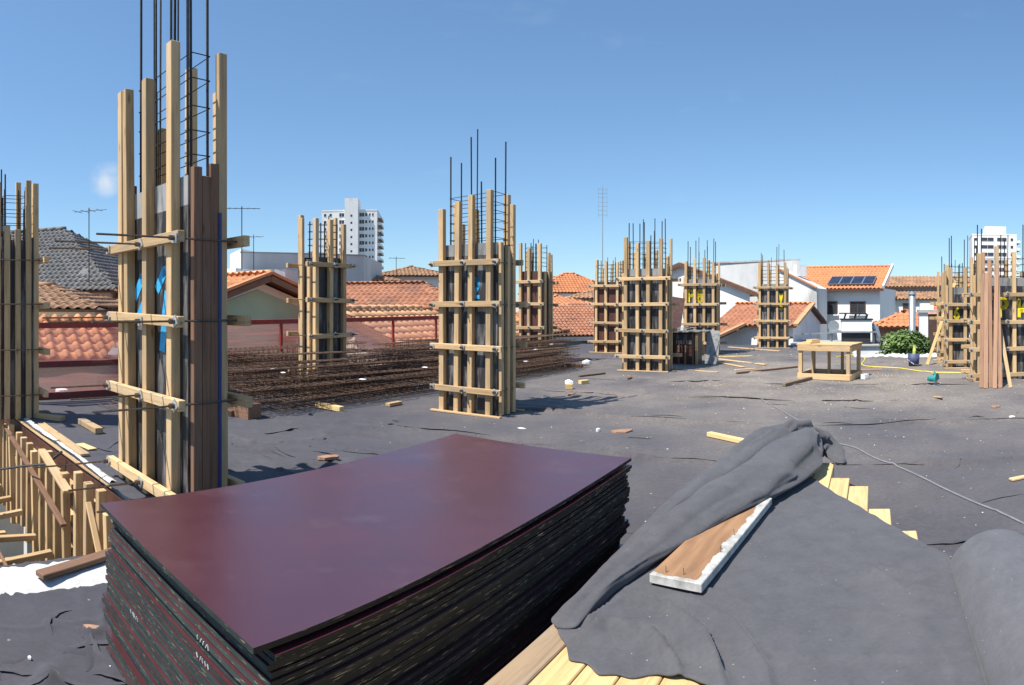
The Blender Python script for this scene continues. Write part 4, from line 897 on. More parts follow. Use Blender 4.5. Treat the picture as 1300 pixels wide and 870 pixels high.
def in_poly(x, y, P):
    c = False; j = len(P) - 1
    for i in range(len(P)):
        if (P[i][1] > y) != (P[j][1] > y) and x < (P[j][0] - P[i][0]) * (y - P[i][1]) / (P[j][1] - P[i][1]) + P[i][0]: c = not c
        j = i
    return c
def roof_plane(root, origin, U, V, poly, tw, th, mat, amp=.05, single=None, deck='fascia', nm='roof'):
    """origin = eave corner (world); U along the eave, V up the slope; poly in (u, v). tiles from the eave up. root must be unrotated"""
    U = Vector(U).normalized(); V = Vector(V).normalized(); Nn = U.cross(V); o = Vector(origin) - root.location
    mb = MB(); q = [o + U * a + V * b - Nn * .005 for a, b in poly]; k = len(q)
    mb.add(q + [p - Nn * .07 for p in q], [tuple(range(k)), tuple(range(2 * k - 1, k - 1, -1))] + [(i, k + i, k + (i + 1) % k, (i + 1) % k) for i in range(k)])
    roof = mb.build(nm, deck, root)
    Mx = Matrix((U, V, Nn)).transposed(); rot = Mx.to_euler(); me = tile_mesh(tw, th, amp, mat)
    vs0, fs0 = tile_verts(tw, th, amp); vs0 = np.array(vs0); MM = np.array(Mx); jv = []; jf = []; cnt = 0
    um = max(p[0] for p in poly); vm = max(p[1] for p in poly)
    for j in range(int(vm / th) + 1):
        for i in range(int(um / tw) + 1):
            u, v = (i + .5) * tw, j * th
            if not in_poly(u, v + th * .5, poly): continue
            if single and single(u, v):
                t_ = link('roof_tile', me, roof, o + U * (u + R(-.006, .006)) + V * (v + R(-.012, .012)), rot)
            else:
                w = vs0 + np.array([u + R(-.008, .008), v + R(-.01, .01), R(0, .01)]); jv.append(w @ MM.T + np.array(o)); jf += [tuple(a + cnt for a in f) for f in fs0]; cnt += len(vs0)
    if jv:
        m2 = MB(); m2.v = [tuple(r_) for r_ in np.concatenate(jv)]; m2.f = jf; m2.m = [0] * len(jf)
        kind(m2.build('roof_tiles', mat, roof, smooth=True), 'stuff')
    return roof
def ridge_caps(root, p0, p1, mat, r_=.10, step=.36):
    p0 = Vector(p0); p1 = Vector(p1); n = max(1, int((p1 - p0).length / step)); d = (p1 - p0) / n; mb = MB()
    for i in range(n):
        a = p0 + d * i - root.location; b = a + d * 1.1; mb.tube([a, b], [r_, r_ * .82], 10)
    return kind(mb.build('ridge_caps', mat, root, smooth=True), 'stuff')
def prism(root, nm, pts, z0, z1, mat):
    """vertical walls over a footprint of world points"""
    k = len(pts); mb = MB(); L = root.location
    mb.add([(p.x - L.x, p.y - L.y, z - L.z) for z in (z0, z1) for p in pts], [tuple(range(k))[::-1], tuple(range(k, 2 * k))] + [(i, (i + 1) % k, k + (i + 1) % k, k + i) for i in range(k)])
    return mb.build(nm, mat, root)
def polyprism(root, nm, face, depth, mat):
    """an upright polygon (world points) pushed back by the vector depth"""
    L = root.location; k = len(face); f = [Vector(p) - L for p in face]; mb = MB()
    mb.add(f + [p + Vector(depth) for p in f], [tuple(range(k)), tuple(range(2 * k - 1, k - 1, -1))] + [(i, k + i, k + (i + 1) % k, (i + 1) % k) for i in range(k)])
    return mb.build(nm, mat, root)
def window(root, p, right, w, h, frame='frame_brown', sill=True, bars=1, pane='glass'):
    """p = world centre on the wall face, right = unit vector along the wall, outward = to the viewer's side"""
    right = Vector(right).normalized(); out = right.cross(Vector((0, 0, 1))); c = Vector(p) - root.location; up = Vector((0, 0, 1)); ft = min(.07, w * .12)
    mb = MB()
    for sg in (-1, 1):
        mb.bar(c + right * sg * (w / 2 - ft / 2) - up * h / 2 + out * .01, c + right * sg * (w / 2 - ft / 2) + up * h / 2 + out * .01, .1, ft, right); mb.bar(c - right * (w / 2 - ft - .002) + up * sg * (h / 2 - ft / 2) + out * .01, c + right * (w / 2 - ft - .002) + up * sg * (h / 2 - ft / 2) + out * .01, .096, ft)
    for b in range(bars): x = -w / 2 + w * (b + 1) / (bars + 1); mb.bar(c + right * x - up * (h / 2 - ft - .002) + out * .008, c + right * x + up * (h / 2 - ft - .002) + out * .008, .07, ft * .8, right)
    wo = mb.build('window', frame, root)
    m2 = MB(); a = right * (w / 2 - .004); b = up * (h / 2 - .004); m2.add([c - a - b + out * .022, c + a - b + out * .022, c + a + b + out * .022, c - a + b + out * .022], [(0, 1, 2, 3)]); m2.build('pane', pane, wo)
    if sill: m3 = MB(); m3.bar(c - right * (w / 2 + .08) - up * (h / 2 + .04) + out * .08, c + right * (w / 2 + .08) - up * (h / 2 + .04) + out * .08, .2, .06); m3.build('sill', 'white_paint', wo)
    return wo
def antenna(p, h, label, n=5, w=.9, yaw=.3, r_=.016):
    a = thing('tv_antenna', label, 'antenna', p); MB().tube([(0, 0, 0), (0, 0, h)], r_, 6).build('mast', 'rebar', a)
    d = Vector((math.cos(yaw), math.sin(yaw), 0)); e = Vector((-d.y, d.x, 0)); MB().tube([-d * w * .5 + Vector((0, 0, h - .1)), d * w * .6 + Vector((0, 0, h - .1))], r_ * .7, 5).build('boom', 'rebar', a)
    for k in range(n):
        c = d * w * (-.4 + k / n) + Vector((0, 0, h - .1)); l = .32 - .03 * k; MB().tube([c - e * l, c + e * l], r_ * .5, 4).build('element', 'rebar', a)
    return a
UPZ = Vector((0, 0, 1))
# --- house with the green gable
rd = Vector((-.9, .43, 0)).normalized(); nl = Vector((-rd.y, rd.x, 0)); nl = nl if nl.y < 0 else -nl        # nl: down the slope that faces the deck
G0 = pol(343, 17.0, hz(349, 17.0)); run, drop = 3.1, 1.0
hg = thing('house', 'house with pale green gable and orange tiled roof beyond the red guard rail', 'house', Vector((G0.x, G0.y, -3.2)))
V1 = (-nl * run + UPZ * drop); Ls = V1.length; e0 = G0 + nl * run - UPZ * drop
RL = 12.5
roof_plane(hg, e0 + rd * RL, -rd, V1, [(0, 0), (RL, 0), (RL, Ls), (2.6, Ls)], .27, .38, 'tile_orange', .055, lambda u, v: u > RL - 5.2)
V2 = (nl * run + UPZ * drop); e2 = G0 - nl * run - UPZ * drop
roof_plane(hg, e2, rd, V2, [(0, 0), (RL, 0), (RL - 2.6, Ls), (0, Ls)], .27, .38, 'tile_joined', .055)
ridge_caps(hg, G0 + UPZ * .05, G0 + rd * (RL - 2.6) + UPZ * .05, 'tile_light')
for e in (e0, e2):                                  # barge boards
    lumber('barge_board', e - rd * .03 - UPZ * .10 - hg.location, G0 - rd * .03 - UPZ * .10 - hg.location, .04, .16, 'brown_wood', hg)
    lumber('verge_tile', e - rd * .02 + UPZ * .06 - hg.location, G0 - rd * .02 + UPZ * .06 - hg.location, .16, .08, 'tile_joined', hg)
gf = [e0 + rd * .55 - nl * .45 + UPZ * .02, G0 + rd * .55 - UPZ * .16, e2 + rd * .55 + nl * .45 + UPZ * .02]
wl_ = [Vector((gf[0].x, gf[0].y, -3.2)), Vector((gf[2].x, gf[2].y, -3.2)), gf[2], gf[1], gf[0]]
polyprism(hg, 'wall', wl_, rd * (RL - 3.2), 'white_wall')
tri = [gf[0] - rd * .03 + (gf[2] - gf[0]) * .10 + UPZ * .0 - UPZ * .05, gf[2] - rd * .03 - (gf[2] - gf[0]) * .10 - UPZ * .05, gf[1] - rd * .03 - UPZ * .24]
tri = [Vector((tri[0].x, tri[0].y, -.6)), Vector((tri[1].x, tri[1].y, -.6)), tri[1], tri[2], tri[0]]
polyprism(hg, 'gable_panel', tri, rd * .028, 'green_wall')
# --- near roof just outside the rail (left)
hn = thing('house', 'low house with large orange barrel tiles close behind the guard rail', 'house', pol(60, 12.2, -3.2))
Nu = Vector((.66, .75, 0)).normalized(); Nd = Vector((.75, -.66, 0)).normalized()
eN = pol(100, 11.3, hz(457, 11.3)); sl_ = (-Nd * 2.2 + UPZ * .78); 
roof_plane(hn, eN - Nu * 4.2, Nu, sl_, [(0, 0), (4.75, 0), (6.0, sl_.length), (0, sl_.length)], .245, .37, 'tile_orange', .06, lambda u, v: u > .7)
prism(hn, 'wall', [eN - Nu * 4.1 - Nd * .3, eN + Nu * .4 - Nd * .3, eN + Nu * .4 - Nd * 5, eN - Nu * 4.1 - Nd * 5], -3.2, eN.z - .05, 'cream_wall')
vl = eN + Nu * .62; MB().bar(vl + UPZ * .06 - hn.location, vl + Nu * 1.25 + sl_ + UPZ * .06 - hn.location, .2, .05).build('valley_gutter', 'steel', hn)
rv = (Nu * 1.0 - UPZ * .02)
roof_plane(hn, eN + Nu * 4.0 + Nd * .2 - UPZ * .3, -Nd, (-Nu * 3.3 + UPZ * .95), [(0, 0), (2.6, 0), (2.6, 3.4), (.1, 3.4)], .245, .37, 'tile_joined', .06)
# --- light roof right of the slim column
R0 = pol(431, 16.0, hz(394, 16.0)); hr = thing('house', 'low house with pale orange tiles behind the guard rail past the slim column', 'house', Vector((R0.x, R0.y, -3.2)))
dn = B * 2.25 - UPZ * .86; eR = R0 + dn
roof_plane(hr, eR, A, -dn, [(0, 0), (9.0, 0), (3.4, dn.length), (0, dn.length)], .245, .37, 'tile_light', .055, lambda u, v: u < 6.0)
dn2 = -B * 2.6 - UPZ * .9; roof_plane(hr, R0 + dn2 + A * 9, -A, -dn2, [(0, 0), (9, 0), (9, dn2.length), (5.6, dn2.length)], .245, .37, 'tile_joined', .055)
ridge_caps(hr, R0 + UPZ * .05, R0 + A * 3.4 + UPZ * .05, 'tile_light'); ridge_caps(hr, R0 + A * 3.4 + UPZ * .05, eR + A * 9 + UPZ * .05, 'tile_orange', .09)
lumber('barge_board', eR - A * .03 - UPZ * .12 - hr.location, R0 - A * .03 - UPZ * .12 - hr.location, .04, .2, 'brown_wood', hr)
polyprism(hr, 'wall', [Vector((R0.x, R0.y, -3.2)) + A * .35 - B * 2.2, Vector((eR.x, eR.y, -3.2)) + A * .35 - B * .3, eR + A * .35 - B * .3 - UPZ * .02, R0 + A * .35 - UPZ * .1, R0 - B * 2.2 + A * .35 - UPZ * .85], A * 8, 'cream_wall')
# --- generic houses
def hip_house(name, label, px, rho, yaw, w, d, zw, rise, wall, tile, over=.35, tiles=True, wins=(), tw=.27, th=.4, chim=False, caps=True):
    """hip roof on a box; yaw = direction of the long side (degrees), zw = wall head height, front = side facing the deck"""
    c = pol(px, rho, -3.2); root = thing(name, label, 'house', c)
    u = Vector((math.cos(math.radians(yaw)), math.sin(math.radians(yaw)), 0)); v = Vector((-u.y, u.x, 0))
    f = [c - u * w / 2 - v * d / 2, c + u * w / 2 - v * d / 2, c + u * w / 2 + v * d / 2, c - u * w / 2 + v * d / 2]
    prism(root, 'wall', f, -3.2, zw - .01, wall)
    W2, D2 = w / 2 + over, d / 2 + over; b = Vector((c.x, c.y, zw)); rg = max(0.1, W2 - D2)
    for sg in (1, -1):
        o = b - u * W2 * sg - v * D2 * sg; V_ = v * D2 * sg + UPZ * rise; roof_plane(root, o, u * sg, V_, [(0, 0), (2 * W2, 0), (W2 + rg, V_.length), (W2 - rg, V_.length)], tw, th, tile, .045, nm='roof')
        o = b + u * W2 * sg - v * D2 * sg; V_ = -u * (W2 - rg) * sg + UPZ * rise; roof_plane(root, o, v * sg, V_, [(0, 0), (2 * D2, 0), (D2 + .03, V_.length), (D2 - .03, V_.length)], tw, th, tile, .045, nm='roof')
    if caps: ridge_caps(root, b - u * rg + UPZ * (rise + .05), b + u * rg + UPZ * (rise + .05), tile, .1, .4)
    for x, z, ww, hh in wins: window(root, c + u * x - v * (d / 2 + .004) + UPZ * (z + 3.2), u, ww, hh, 'white_paint')
    if chim: MB().box((-.3, -.3, 0), (.3, .3, 1.2)).build('chimney', 'cream_wall', root, u * w * .2 + UPZ * (zw + 3.2 + rise * .5))
    return root
# grey concrete tile roof at the far left
hip_house('house', 'house with steep dark grey concrete tile roof beyond the orange roofs', 22, 27, 12, 13.0, 8.2, hz(372, 24), hz(296, 27) - hz(372, 24), 'white_wall', 'tile_grey', .4, tw=.22, th=.3)
hgx = thing('chimney', 'small cream chimney stack in front of the grey tile roof', 'chimney', pol(111, 21.5, -3.2))
MB().box((-.22, -.2, 3.2), (.22, .2, hz(350, 21.5) + 3.2)).build('stack', 'cream_wall', hgx); polyprism(hgx, 'cap', [hgx.location + Vector((-.3, -.24, hz(350, 21.5) + 3.2)), hgx.location + Vector((.3, -.24, hz(350, 21.5) + 3.2)), hgx.location + Vector((.0, -.24, hz(341, 21.5) + 3.2))], (0, .48, 0), 'concrete')
MB().box((-.6, -.5, 0), (.6, .5, 3.21)).build('base', 'cream_wall', hgx)
hip_house('house', 'house with old striped brown tiles between the grey roof and the orange roofs', 30, 19.0, 20, 6, 4, hz(392, 18), hz(364, 19) - hz(392, 18), 'cream_wall', 'tile_old')
# pale block behind the green gable
bl = thing('building', 'plain flat roofed block with bare grey side wall behind the green gable house', 'building', pol(370, 32, -3.2))
pA, pB, pC = pol(292, 34.5), pol(306, 31), pol(462, 33); bk_ = Vector((-.3, 6, 0))
prism(bl, 'wall', [pB, pC, pC + bk_, pB + bk_], -3.2, hz(321, 31), 'grey_wall'); prism(bl, 'side_wing', [pA, pB - Vector((.02, -.05, 0)), pB + bk_ * .9, pA + bk_ * .9], -3.2, hz(320, 33), 'white_wall')
prism(bl, 'parapet', [pB - Vector((.05, .05, 0)), pC + Vector((.05, -.05, 0)), pC + Vector((.05, .25, 0)), pB + Vector((-.05, .25, 0))], hz(321, 31) + .002, hz(319.5, 31), 'concrete')
bl2 = thing('building', 'low white flat roofed annex in front of the grey block', 'building', pol(330, 27, -3.2)); q0, q1 = pol(300, 27.5), pol(362, 27); prism(bl2, 'wall', [q0, q1, q1 + bk_ * .5, q0 + bk_ * .5], -3.2, hz(342, 27), 'grey_wall'); q2 = pol(288, 28.2); prism(bl2, 'side_wall', [q2, q0 - Vector((.02, 0, 0)), q0 + bk_ * .45, q2 + bk_ * .45], -3.2, hz(341, 28), 'white_wall')
# roofs between the slim column and the painted column
hip_house('house', 'house with broad weathered terracotta roof behind the pale tiles', 475, 27, -8, 9.5, 5.0, hz(392, 25), hz(361, 27) - hz(392, 25), 'cream_wall', 'tile_brown', tw=.25)
hip_house('house', 'house with small brown hip roof left of the white house', 452, 38, 10, 5.2, 4.5, hz(358, 37), hz(347, 38) - hz(358, 37), 'cream_wall', 'tile_old')
hip_house('house', 'white house with low brown hip roof right of the tower', 522, 44, 14, 4.9, 5.2, hz(351, 42), hz(339, 44) - hz(351, 42), 'white_wall', 'tile_old', .45, wins=())
hip_house('house', 'orange roofed house partly hidden behind the painted column', 575, 24, 10, 6, 5, hz(408, 22), hz(391, 24) - hz(408, 22), 'cream_wall', 'tile_joined')
# roofs seen between the columns in the middle
hm = thing('house', 'house with large brown tiled slope and grey gutter past the rebar pile', 'house', pol(725, 25, -3.2))
eM = pol(640, 23.0, hz(428, 23)); u_ = (pol(775, 24.2) - pol(640, 23.0)).normalized(); up_ = Vector((-u_.y, u_.x, 0)) * 3.4 + UPZ * (hz(386, 26.5) - hz(428, 23.6))
roof_plane(hm, eM, u_, up_, [(0, 0), (5.6, 0), (5.6, up_.length), (3.8, up_.length), (0, up_.length * .55)], .17, .28, 'tile_brown', .04)
MB().bar(eM - u_ * .2 - UPZ * .10 - up_.normalized() * .05 - hm.location, eM + u_ * 5.7 - UPZ * .10 - up_.normalized() * .05 - hm.location, .16, .14).build('gutter', 'steel', hm)
prism(hm, 'wall', [eM + up_ * .08, eM + u_ * 5.5 + up_ * .08, eM + u_ * 5.5 + up_ * 1.4, eM + up_ * 1.4], -3.2, eM.z - .1, 'grey_wall')
hip_house('house', 'orange roofed house above the brown slope with the blue grey block beside it', 722, 52, 8, 7, 6, hz(372, 50), hz(348, 52) - hz(372, 50), 'white_wall', 'tile_bright', wins=((-1.8, .6, .9, .8), (1.5, .6, .9, .8)))
hip_house('house', 'small orange roof low between the brown slope and the brown column', 706, 36, 15, 3.4, 4, hz(388, 35), hz(376, 36) - hz(388, 35), 'cream_wall', 'tile_joined')
hip_house('house', 'house with dark wooden eaves behind the low brown column', 765, 40, -5, 3.8, 4, hz(379, 38), hz(366, 40) - hz(379, 38), 'cream_wall', 'tile_old', .6)
bb = thing('building', 'narrow blue grey building beside the brown plywood column', 'building', pol(704, 60, -3.2)); q0, q1 = pol(692, 60), pol(716, 60); prism(bb, 'wall', [q0, q1, q1 + Vector((0, 5, 0)), q0 + Vector((0, 5, 0))], -3.2, hz(359, 60), 'blue_wall')
for x, z in ((-.4, .4), (.5, .4), (-.4, 2.2), (.5, 2.2)): window(bb, Vector(((q0 + q1) / 2).to_tuple()) + Vector((x, -.01, z)), (1, 0, 0), .5, .7, 'grey_wall', False)
far = [(745, 110, 4.6, 'white_wall', 'white far house with flat top above the orange roofs'), (690, 130, 4.4, 'cream_wall', 'cream far house on the horizon beside the brown column'), (760, 90, 3.4, 'white_wall', 'small white far house low on the horizon')]
for px, rho, h, wm, lb in far:
    b_ = thing('building', lb, 'building', pol(px, rho, -3.2)); MB().box((-4, -3, 0), (4, 3, h + 3.2)).build('wall', wm, b_); MB().box((-1.5, -1, h + 3.205), (.5, 1, h + 4.2)).build('water_tank_box', wm, b_)
    for k in range(4): window(b_, b_.location + Vector((-3 + k * 2, -3.005, h + 1.6)), (1, 0, 0), .9, 1.1, 'grey_wall', False)
# --- white tower with balconies
def tower(label, px0, px1, rho, ytop, yaw, d, wins, nfl, core, side, fl=2.85):
    c = pol((px0 + px1) / 2, rho, -3.2); root = thing('apartment_tower', label, 'apartment tower', c, math.radians(yaw)); w = (px1 - px0) * rho / F; H = hz(ytop, rho) + 3.2
    MB().box((-w / 2, 0, 0), (w / 2, d, H)).build('wall', 'white_wall', root); MB().box((-w / 2 - .1, -.1, H + .002), (w / 2 + .1, d + .1, H + .5)).build('parapet', 'white_wall', root)
    cx, cw, ch, cd = core; MB().box((cx - cw / 2, -cd, 0), (cx + cw / 2, d * .5, H + ch)).build('lift_core', 'white_wall', root)
    for k in range(nfl):
        z = H - 1.5 - k * fl
        for x, ww, hh in wins:
            y = -.004
            f = MB().box((-ww / 2, -.03, -hh / 2), (ww / 2, .03, hh / 2)).build('window', 'glass', root, (x, y, z)); MB().box((-ww / 2 - .05, -.10, -hh / 2 - .1), (ww / 2 + .05, .03, -hh / 2 - .003)).build('sill', 'grey_wall', f)
            if ww > 1.2: MB().box((-.04, -.05, -hh / 2), (.04, -.031, hh / 2)).build('frame', 'white_wall', f)
        f = MB().box((-.35, -.03, -.4), (.35, .03, .4)).build('window', 'glass', root, (cx, -cd - .004, z - .7))
        if side:                                           # balconies on the end wall
            bk = MB().box((0, .6, -.1), (1.5, d - 1.5, .0)).build('balcony', 'concrete', root, (w / 2 + .003, 0, z - 1.2)); MB().box((1.42, .6, .003), (1.5, d - 1.5, .95)).build('parapet', 'white_wall', bk); MB().box((.002, .6, .003), (1.41, .66, .95)).build('parapet', 'white_wall', bk)
            MB().box((.0, 1.2, .2), (.03, d - 2.2, 2.2)).build('door', 'glass', bk)
    return root
tower('white apartment tower with projecting lift core and balconies on its end', 408, 479, 240, 268, 8, 17, [(-9.6, .9, 1.0), (-7.4, .9, 1.0), (-3.0, 1.9, 1.4), (4.9, 1.9, 1.4), (6.6, .8, 1.1), (8.0, .6, .9), (9.2, .6, .9)], 14, (1.1, 5.2, 4.6, 2.6), True, 2.75)
tower('white apartment tower with wide windows behind the P 14 column', 1234, 1291, 230, 299, -38, 15, [(-7.0, .9, 1.0), (-2.6, 4.6, 1.3), (2.8, 3.6, 1.3), (6.6, 1.0, 1.0)], 9, (.6, 8.0, 3.6, -2), True, 2.8)
# --- white gable house and concrete wall right of the wide column
hw = thing('house', 'white house with plain gable and dark verge behind the P 8 column', 'house', pol(900, 36, -3.2))
ap = pol(862, 36, hz(333, 36)); rr = pol(965, 33.5, hz(373, 33.5)); ll = ap + (ap - rr); ll.z = rr.z; bkw = Vector((1.5, 8, 0))
polyprism(hw, 'wall', [Vector((ll.x, ll.y, -3.2)), Vector((rr.x, rr.y, -3.2)) - (rr - ap) * .12, rr - (rr - ap) * .12 - UPZ * .1 + UPZ * .12, ap - UPZ * .25, ll], bkw, 'white_wall')
for e in (rr, ll):
    d_ = (e - ap); s_ = bkw.normalized(); o_ = -s_ * .35
    polyprism(hw, 'roof', [ap + o_, e + o_, e + o_ - UPZ * .14, ap + o_ - UPZ * .14], bkw + s_ * .7, 'tile_old'); lumber('barge_board', ap + o_ * 1.1 - UPZ * .16 - hw.location, e + o_ * 1.1 - UPZ * .16 - hw.location, .05, .22, 'fascia', hw)
window(hw, pol(956, 33.9, hz(390, 33.9)), (rr - ap).cross(UPZ).cross(UPZ) * -1, .7, .6, 'frame_brown', False)
cw_ = thing('building', 'long bare concrete wall of a building behind the white gable', 'building', pol(960, 52, -3.2)); q0, q1 = pol(905, 54), pol(1014, 50); prism(cw_, 'wall', [q0, q1, q1 + Vector((3, 7, 0)), q0 + Vector((3, 7, 0))], -3.2, hz(333, 52), 'grey_wall')
mb = MB(); prism(cw_, 'coping', [q0 - Vector((.1, .1, 0)), q1 + Vector((.1, -.1, 0)), q1 + Vector((.1, .3, 0)), q0 + Vector((-.1, .3, 0))], hz(333, 52) + .003, hz(333, 52) + .14, 'concrete')
# --- low house with brown tiles in front of it
hb = thing('house', 'low white walled house with brown barrel tiles behind the far columns', 'house', pol(960, 28, -3.2))
u_ = (pol(1022, 26.0) - pol(905, 27.5)).normalized(); bk_ = Vector((-u_.y, u_.x, 0)); bk_ = bk_ if bk_.y > 0 else -bk_
eB = pol(905, 26.0, hz(413, 26)); up_ = bk_ * 2.6 + UPZ * (hz(387, 28.5) - hz(413, 26)); Lu = 3.65
roof_plane(hb, eB, u_, up_, [(0, -.0), (Lu, 0), (Lu, up_.length), (0, up_.length)], .23, .36, 'tile_brown', .06)
ext = up_ * -1.0; roof_plane(hb, eB + ext, u_, up_, [(0, 0), (.35, 0), (1.45, up_.length - .02), (0, up_.length - .02)], .23, .36, 'tile_brown', .06)
for x0, x1 in (((0 + .35), 1.45),): lumber('verge', eB + ext + u_ * x0 + UPZ * .08 - hb.location, eB + u_ * x1 + UPZ * .08 - hb.location, .2, .1, 'tile_light', hb)
lumber('verge', eB + u_ * Lu + UPZ * .06 - hb.location, eB + u_ * Lu + up_ + UPZ * .06 - hb.location, .22, .1, 'tile_light', hb)
prism(hb, 'wall', [eB + bk_ * .3, eB + u_ * (Lu - .2) + bk_ * .3, eB + u_ * (Lu - .2) + bk_ * 4.6, eB + bk_ * 4.6], -3.2, eB.z + .02, 'white_wall')
gp = eB + u_ * (Lu - .22); polyprism(hb, 'gable', [gp + bk_ * .4, gp + bk_ * 4.8, gp + up_ - UPZ * .1], u_ * -.2, 'white_wall')
dn_ = bk_ * 2.6 - UPZ * (up_.z); roof_plane(hb, eB + up_ + dn_ + u_ * Lu, -u_, -dn_, [(0, 0), (Lu, 0), (Lu, dn_.length), (0, dn_.length)], .23, .36, 'tile_brown', .06)
ridge_caps(hb, eB + up_ + UPZ * .05, eB + up_ + u_ * Lu + UPZ * .05, 'tile_joined', .1)
# --- white house with the orange roof, solar panels and brown windows
hs = thing('house', 'white two storey house with bright orange roof and solar panels', 'house', pol(1070, 40, -3.2))
w0, w1 = pol(1036, 39.0), pol(1117, 38.0); u_ = (w1 - w0).normalized(); bk_ = Vector((-u_.y, u_.x, 0)); bk_ = bk_ if bk_.y > 0 else -bk_; ze = hz(366, 38.5); wl2 = (w1 - w0).length
prism(hs, 'wall', [w0, w1, w1 + bk_ * 6, w0 + bk_ * 6], -3.2, ze, 'white_wall')
zr = hz(341, 42) - ze; eS = w0 - u_ * 1.7 - bk_ * .45 + UPZ * (ze - .05 - w0.z); up_ = bk_ * 3.4 + UPZ * (zr + .1); Lu = wl2 + 2.0
roof_plane(hs, eS, u_, up_, [(0, 0), (Lu, 0), (Lu, up_.length), (0, up_.length)], .25, .4, 'tile_bright', .06)
MB().bar(eS - hs.location - UPZ * .08, eS + u_ * Lu - hs.location - UPZ * .08, .14, .14).build('gutter', 'frame_brown', hs); MB().bar(eS + u_ * Lu - hs.location + UPZ * .1, eS + u_ * Lu + up_ - hs.location + UPZ * .1, .12, .22).build('verge', 'white_paint', hs)
ridge_caps(hs, eS + up_ + UPZ * .05, eS + up_ + u_ * Lu + UPZ * .05, 'tile_bright', .1)
nn = u_.cross(up_.normalized())
for k in range(4):
    a_ = eS + u_ * (2.5 + k * .74) + up_ * .10 + nn * .16; b_ = a_ + up_ * .34; mb = MB(); q = [a_, a_ + u_ * .70, b_ + u_ * .70, b_]; mb.add([p - hs.location for p in q] + [p - nn * .05 - hs.location for p in q], [(0, 1, 2, 3), (7, 6, 5, 4), (0, 4, 5, 1), (1, 5, 6, 2), (2, 6, 7, 3), (3, 7, 4, 0)]); so_ = mb.build('solar_panel', 'solar', hs)
    m2 = MB()
    for p, q_ in ((a_, a_ + u_ * .70), (b_, b_ + u_ * .70), (a_, b_), (a_ + u_ * .70, b_ + u_ * .70)): m2.bar(p + nn * .004 - hs.location, q_ + nn * .004 - hs.location, .035, .03, nn)
    m2.build('frame', 'steel', so_)
wz = hz(391, 38.6); window(hs, w0 + u_ * .86 - bk_ * .006 + UPZ * wz, u_, 1.1, .82, 'frame_brown'); 
sh = w0 + u_ * .62 - bk_ * .08 + UPZ * (wz); MB().bar(sh - UPZ * .4 - hs.location, sh + UPZ * .4 - hs.location, .06, .5, u_).build('shutter', 'frame_brown', hs)
window(hs, w0 + u_ * 2.72 - bk_ * .006 + UPZ * wz, u_, 1.0, .80, 'frame_brown', pane='glass')
lw0, lw1 = pol(985, 36.5), pol(1037, 36.0)
polyprism(hs, 'side_wall', [Vector((lw0.x, lw0.y, -3.2)), Vector((lw1.x, lw1.y, -3.2)), Vector((lw1.x, lw1.y, hz(366, 36))), Vector((lw0.x, lw0.y, hz(340, 36.5)))], bk_ * 2.2, 'stained_wall')
lumber('verge', Vector((lw0.x, lw0.y, hz(339.5, 36.5))) - hs.location, Vector((lw1.x, lw1.y, hz(365.5, 36))) - hs.location, .3, .08, 'tile_joined', hs); MB().box((-.35, -.2, 0), (.35, .2, .7)).build('chimney', 'stained_wall', hs, pol(1016, 37.6, hz(351, 37.6)) - hs.location)
MB().tube([w0 + u_ * .15 - bk_ * .12 + UPZ * (ze - .1) - hs.location, w0 + u_ * .15 - bk_ * .12 - UPZ * 3 - hs.location], .05, 8).build('downpipe', 'steel', hs)
# --- old roofs to the right
ho = thing('house', 'long house with two tiers of mossy old tiles beside the white house', 'house', pol(1160, 46, -3.2))
q0, q1 = pol(1117, 44), pol(1245, 44); u_ = (q1 - q0).normalized(); bk_ = Vector((-u_.y, u_.x, 0)); bk_ = bk_ if bk_.y > 0 else -bk_; Lq = (q1 - q0).length
zz = hz(364, 45); e_ = Vector((q0.x, q0.y, zz)) + bk_ * 1.6; up_ = bk_ * 3 + UPZ * (hz(352, 49) - zz); roof_plane(ho, e_, u_, up_, [(0, 0), (Lq, 0), (Lq, up_.length), (0, up_.length)], .27, .4, 'tile_old', .06)
prism(ho, 'wall', [q0 + bk_ * 1.9, q1 + bk_ * 1.9, q1 + bk_ * 8, q0 + bk_ * 8], -3.2, zz - .06, 'concrete')
zz2 = hz(380, 43.5); e_ = Vector((q0.x, q0.y, zz2)) - bk_ * .3; up_ = bk_ * 2.1 + UPZ * (hz(370, 45.5) - zz2); roof_plane(ho, e_, u_, up_, [(0, 0), (Lq * .72, 0), (Lq * .72, up_.length), (0, up_.length)], .27, .4, 'tile_old', .06)
prism(ho, 'wall', [q0, q1, q1 + bk_ * 1.88, q0 + bk_ * 1.88], -3.2, zz2 - .04, 'stained_wall'); window(ho, q0 + u_ * 2.1 - bk_ * .006 + UPZ * hz(393, 44), u_, .9, .9, 'frame_brown')
hip_house('house', 'small house with orange hip roof and brick wall behind the bush', 1150, 30, -33, 2.7, 2.8, hz(415, 28.6), hz(396, 30) - hz(415, 28.6), 'brick_wall', 'tile_bright', .3)
hip_house('house', 'orange roofed house behind the white chimney block', 1190, 33, -40, 4.0, 3.2, hz(412, 31.6), hz(392, 33) - hz(412, 31.6), 'white_wall', 'tile_bright', .3)
fp = thing('flue_pipe', 'tall grey metal flue pipe rising behind the bush', 'flue pipe', pol(1158, 27, -3.2)); MB().tube([(0, 0, 0), (0, 0, hz(374, 27) + 3.2)], .15, 16).build('pipe', 'steel', fp, smooth=True); MB().tube([(0, 0, hz(374, 27) + 3.203), (0, 0, hz(370.5, 27) + 3.2)], [.19, .17], 16).build('cap', 'steel', fp)
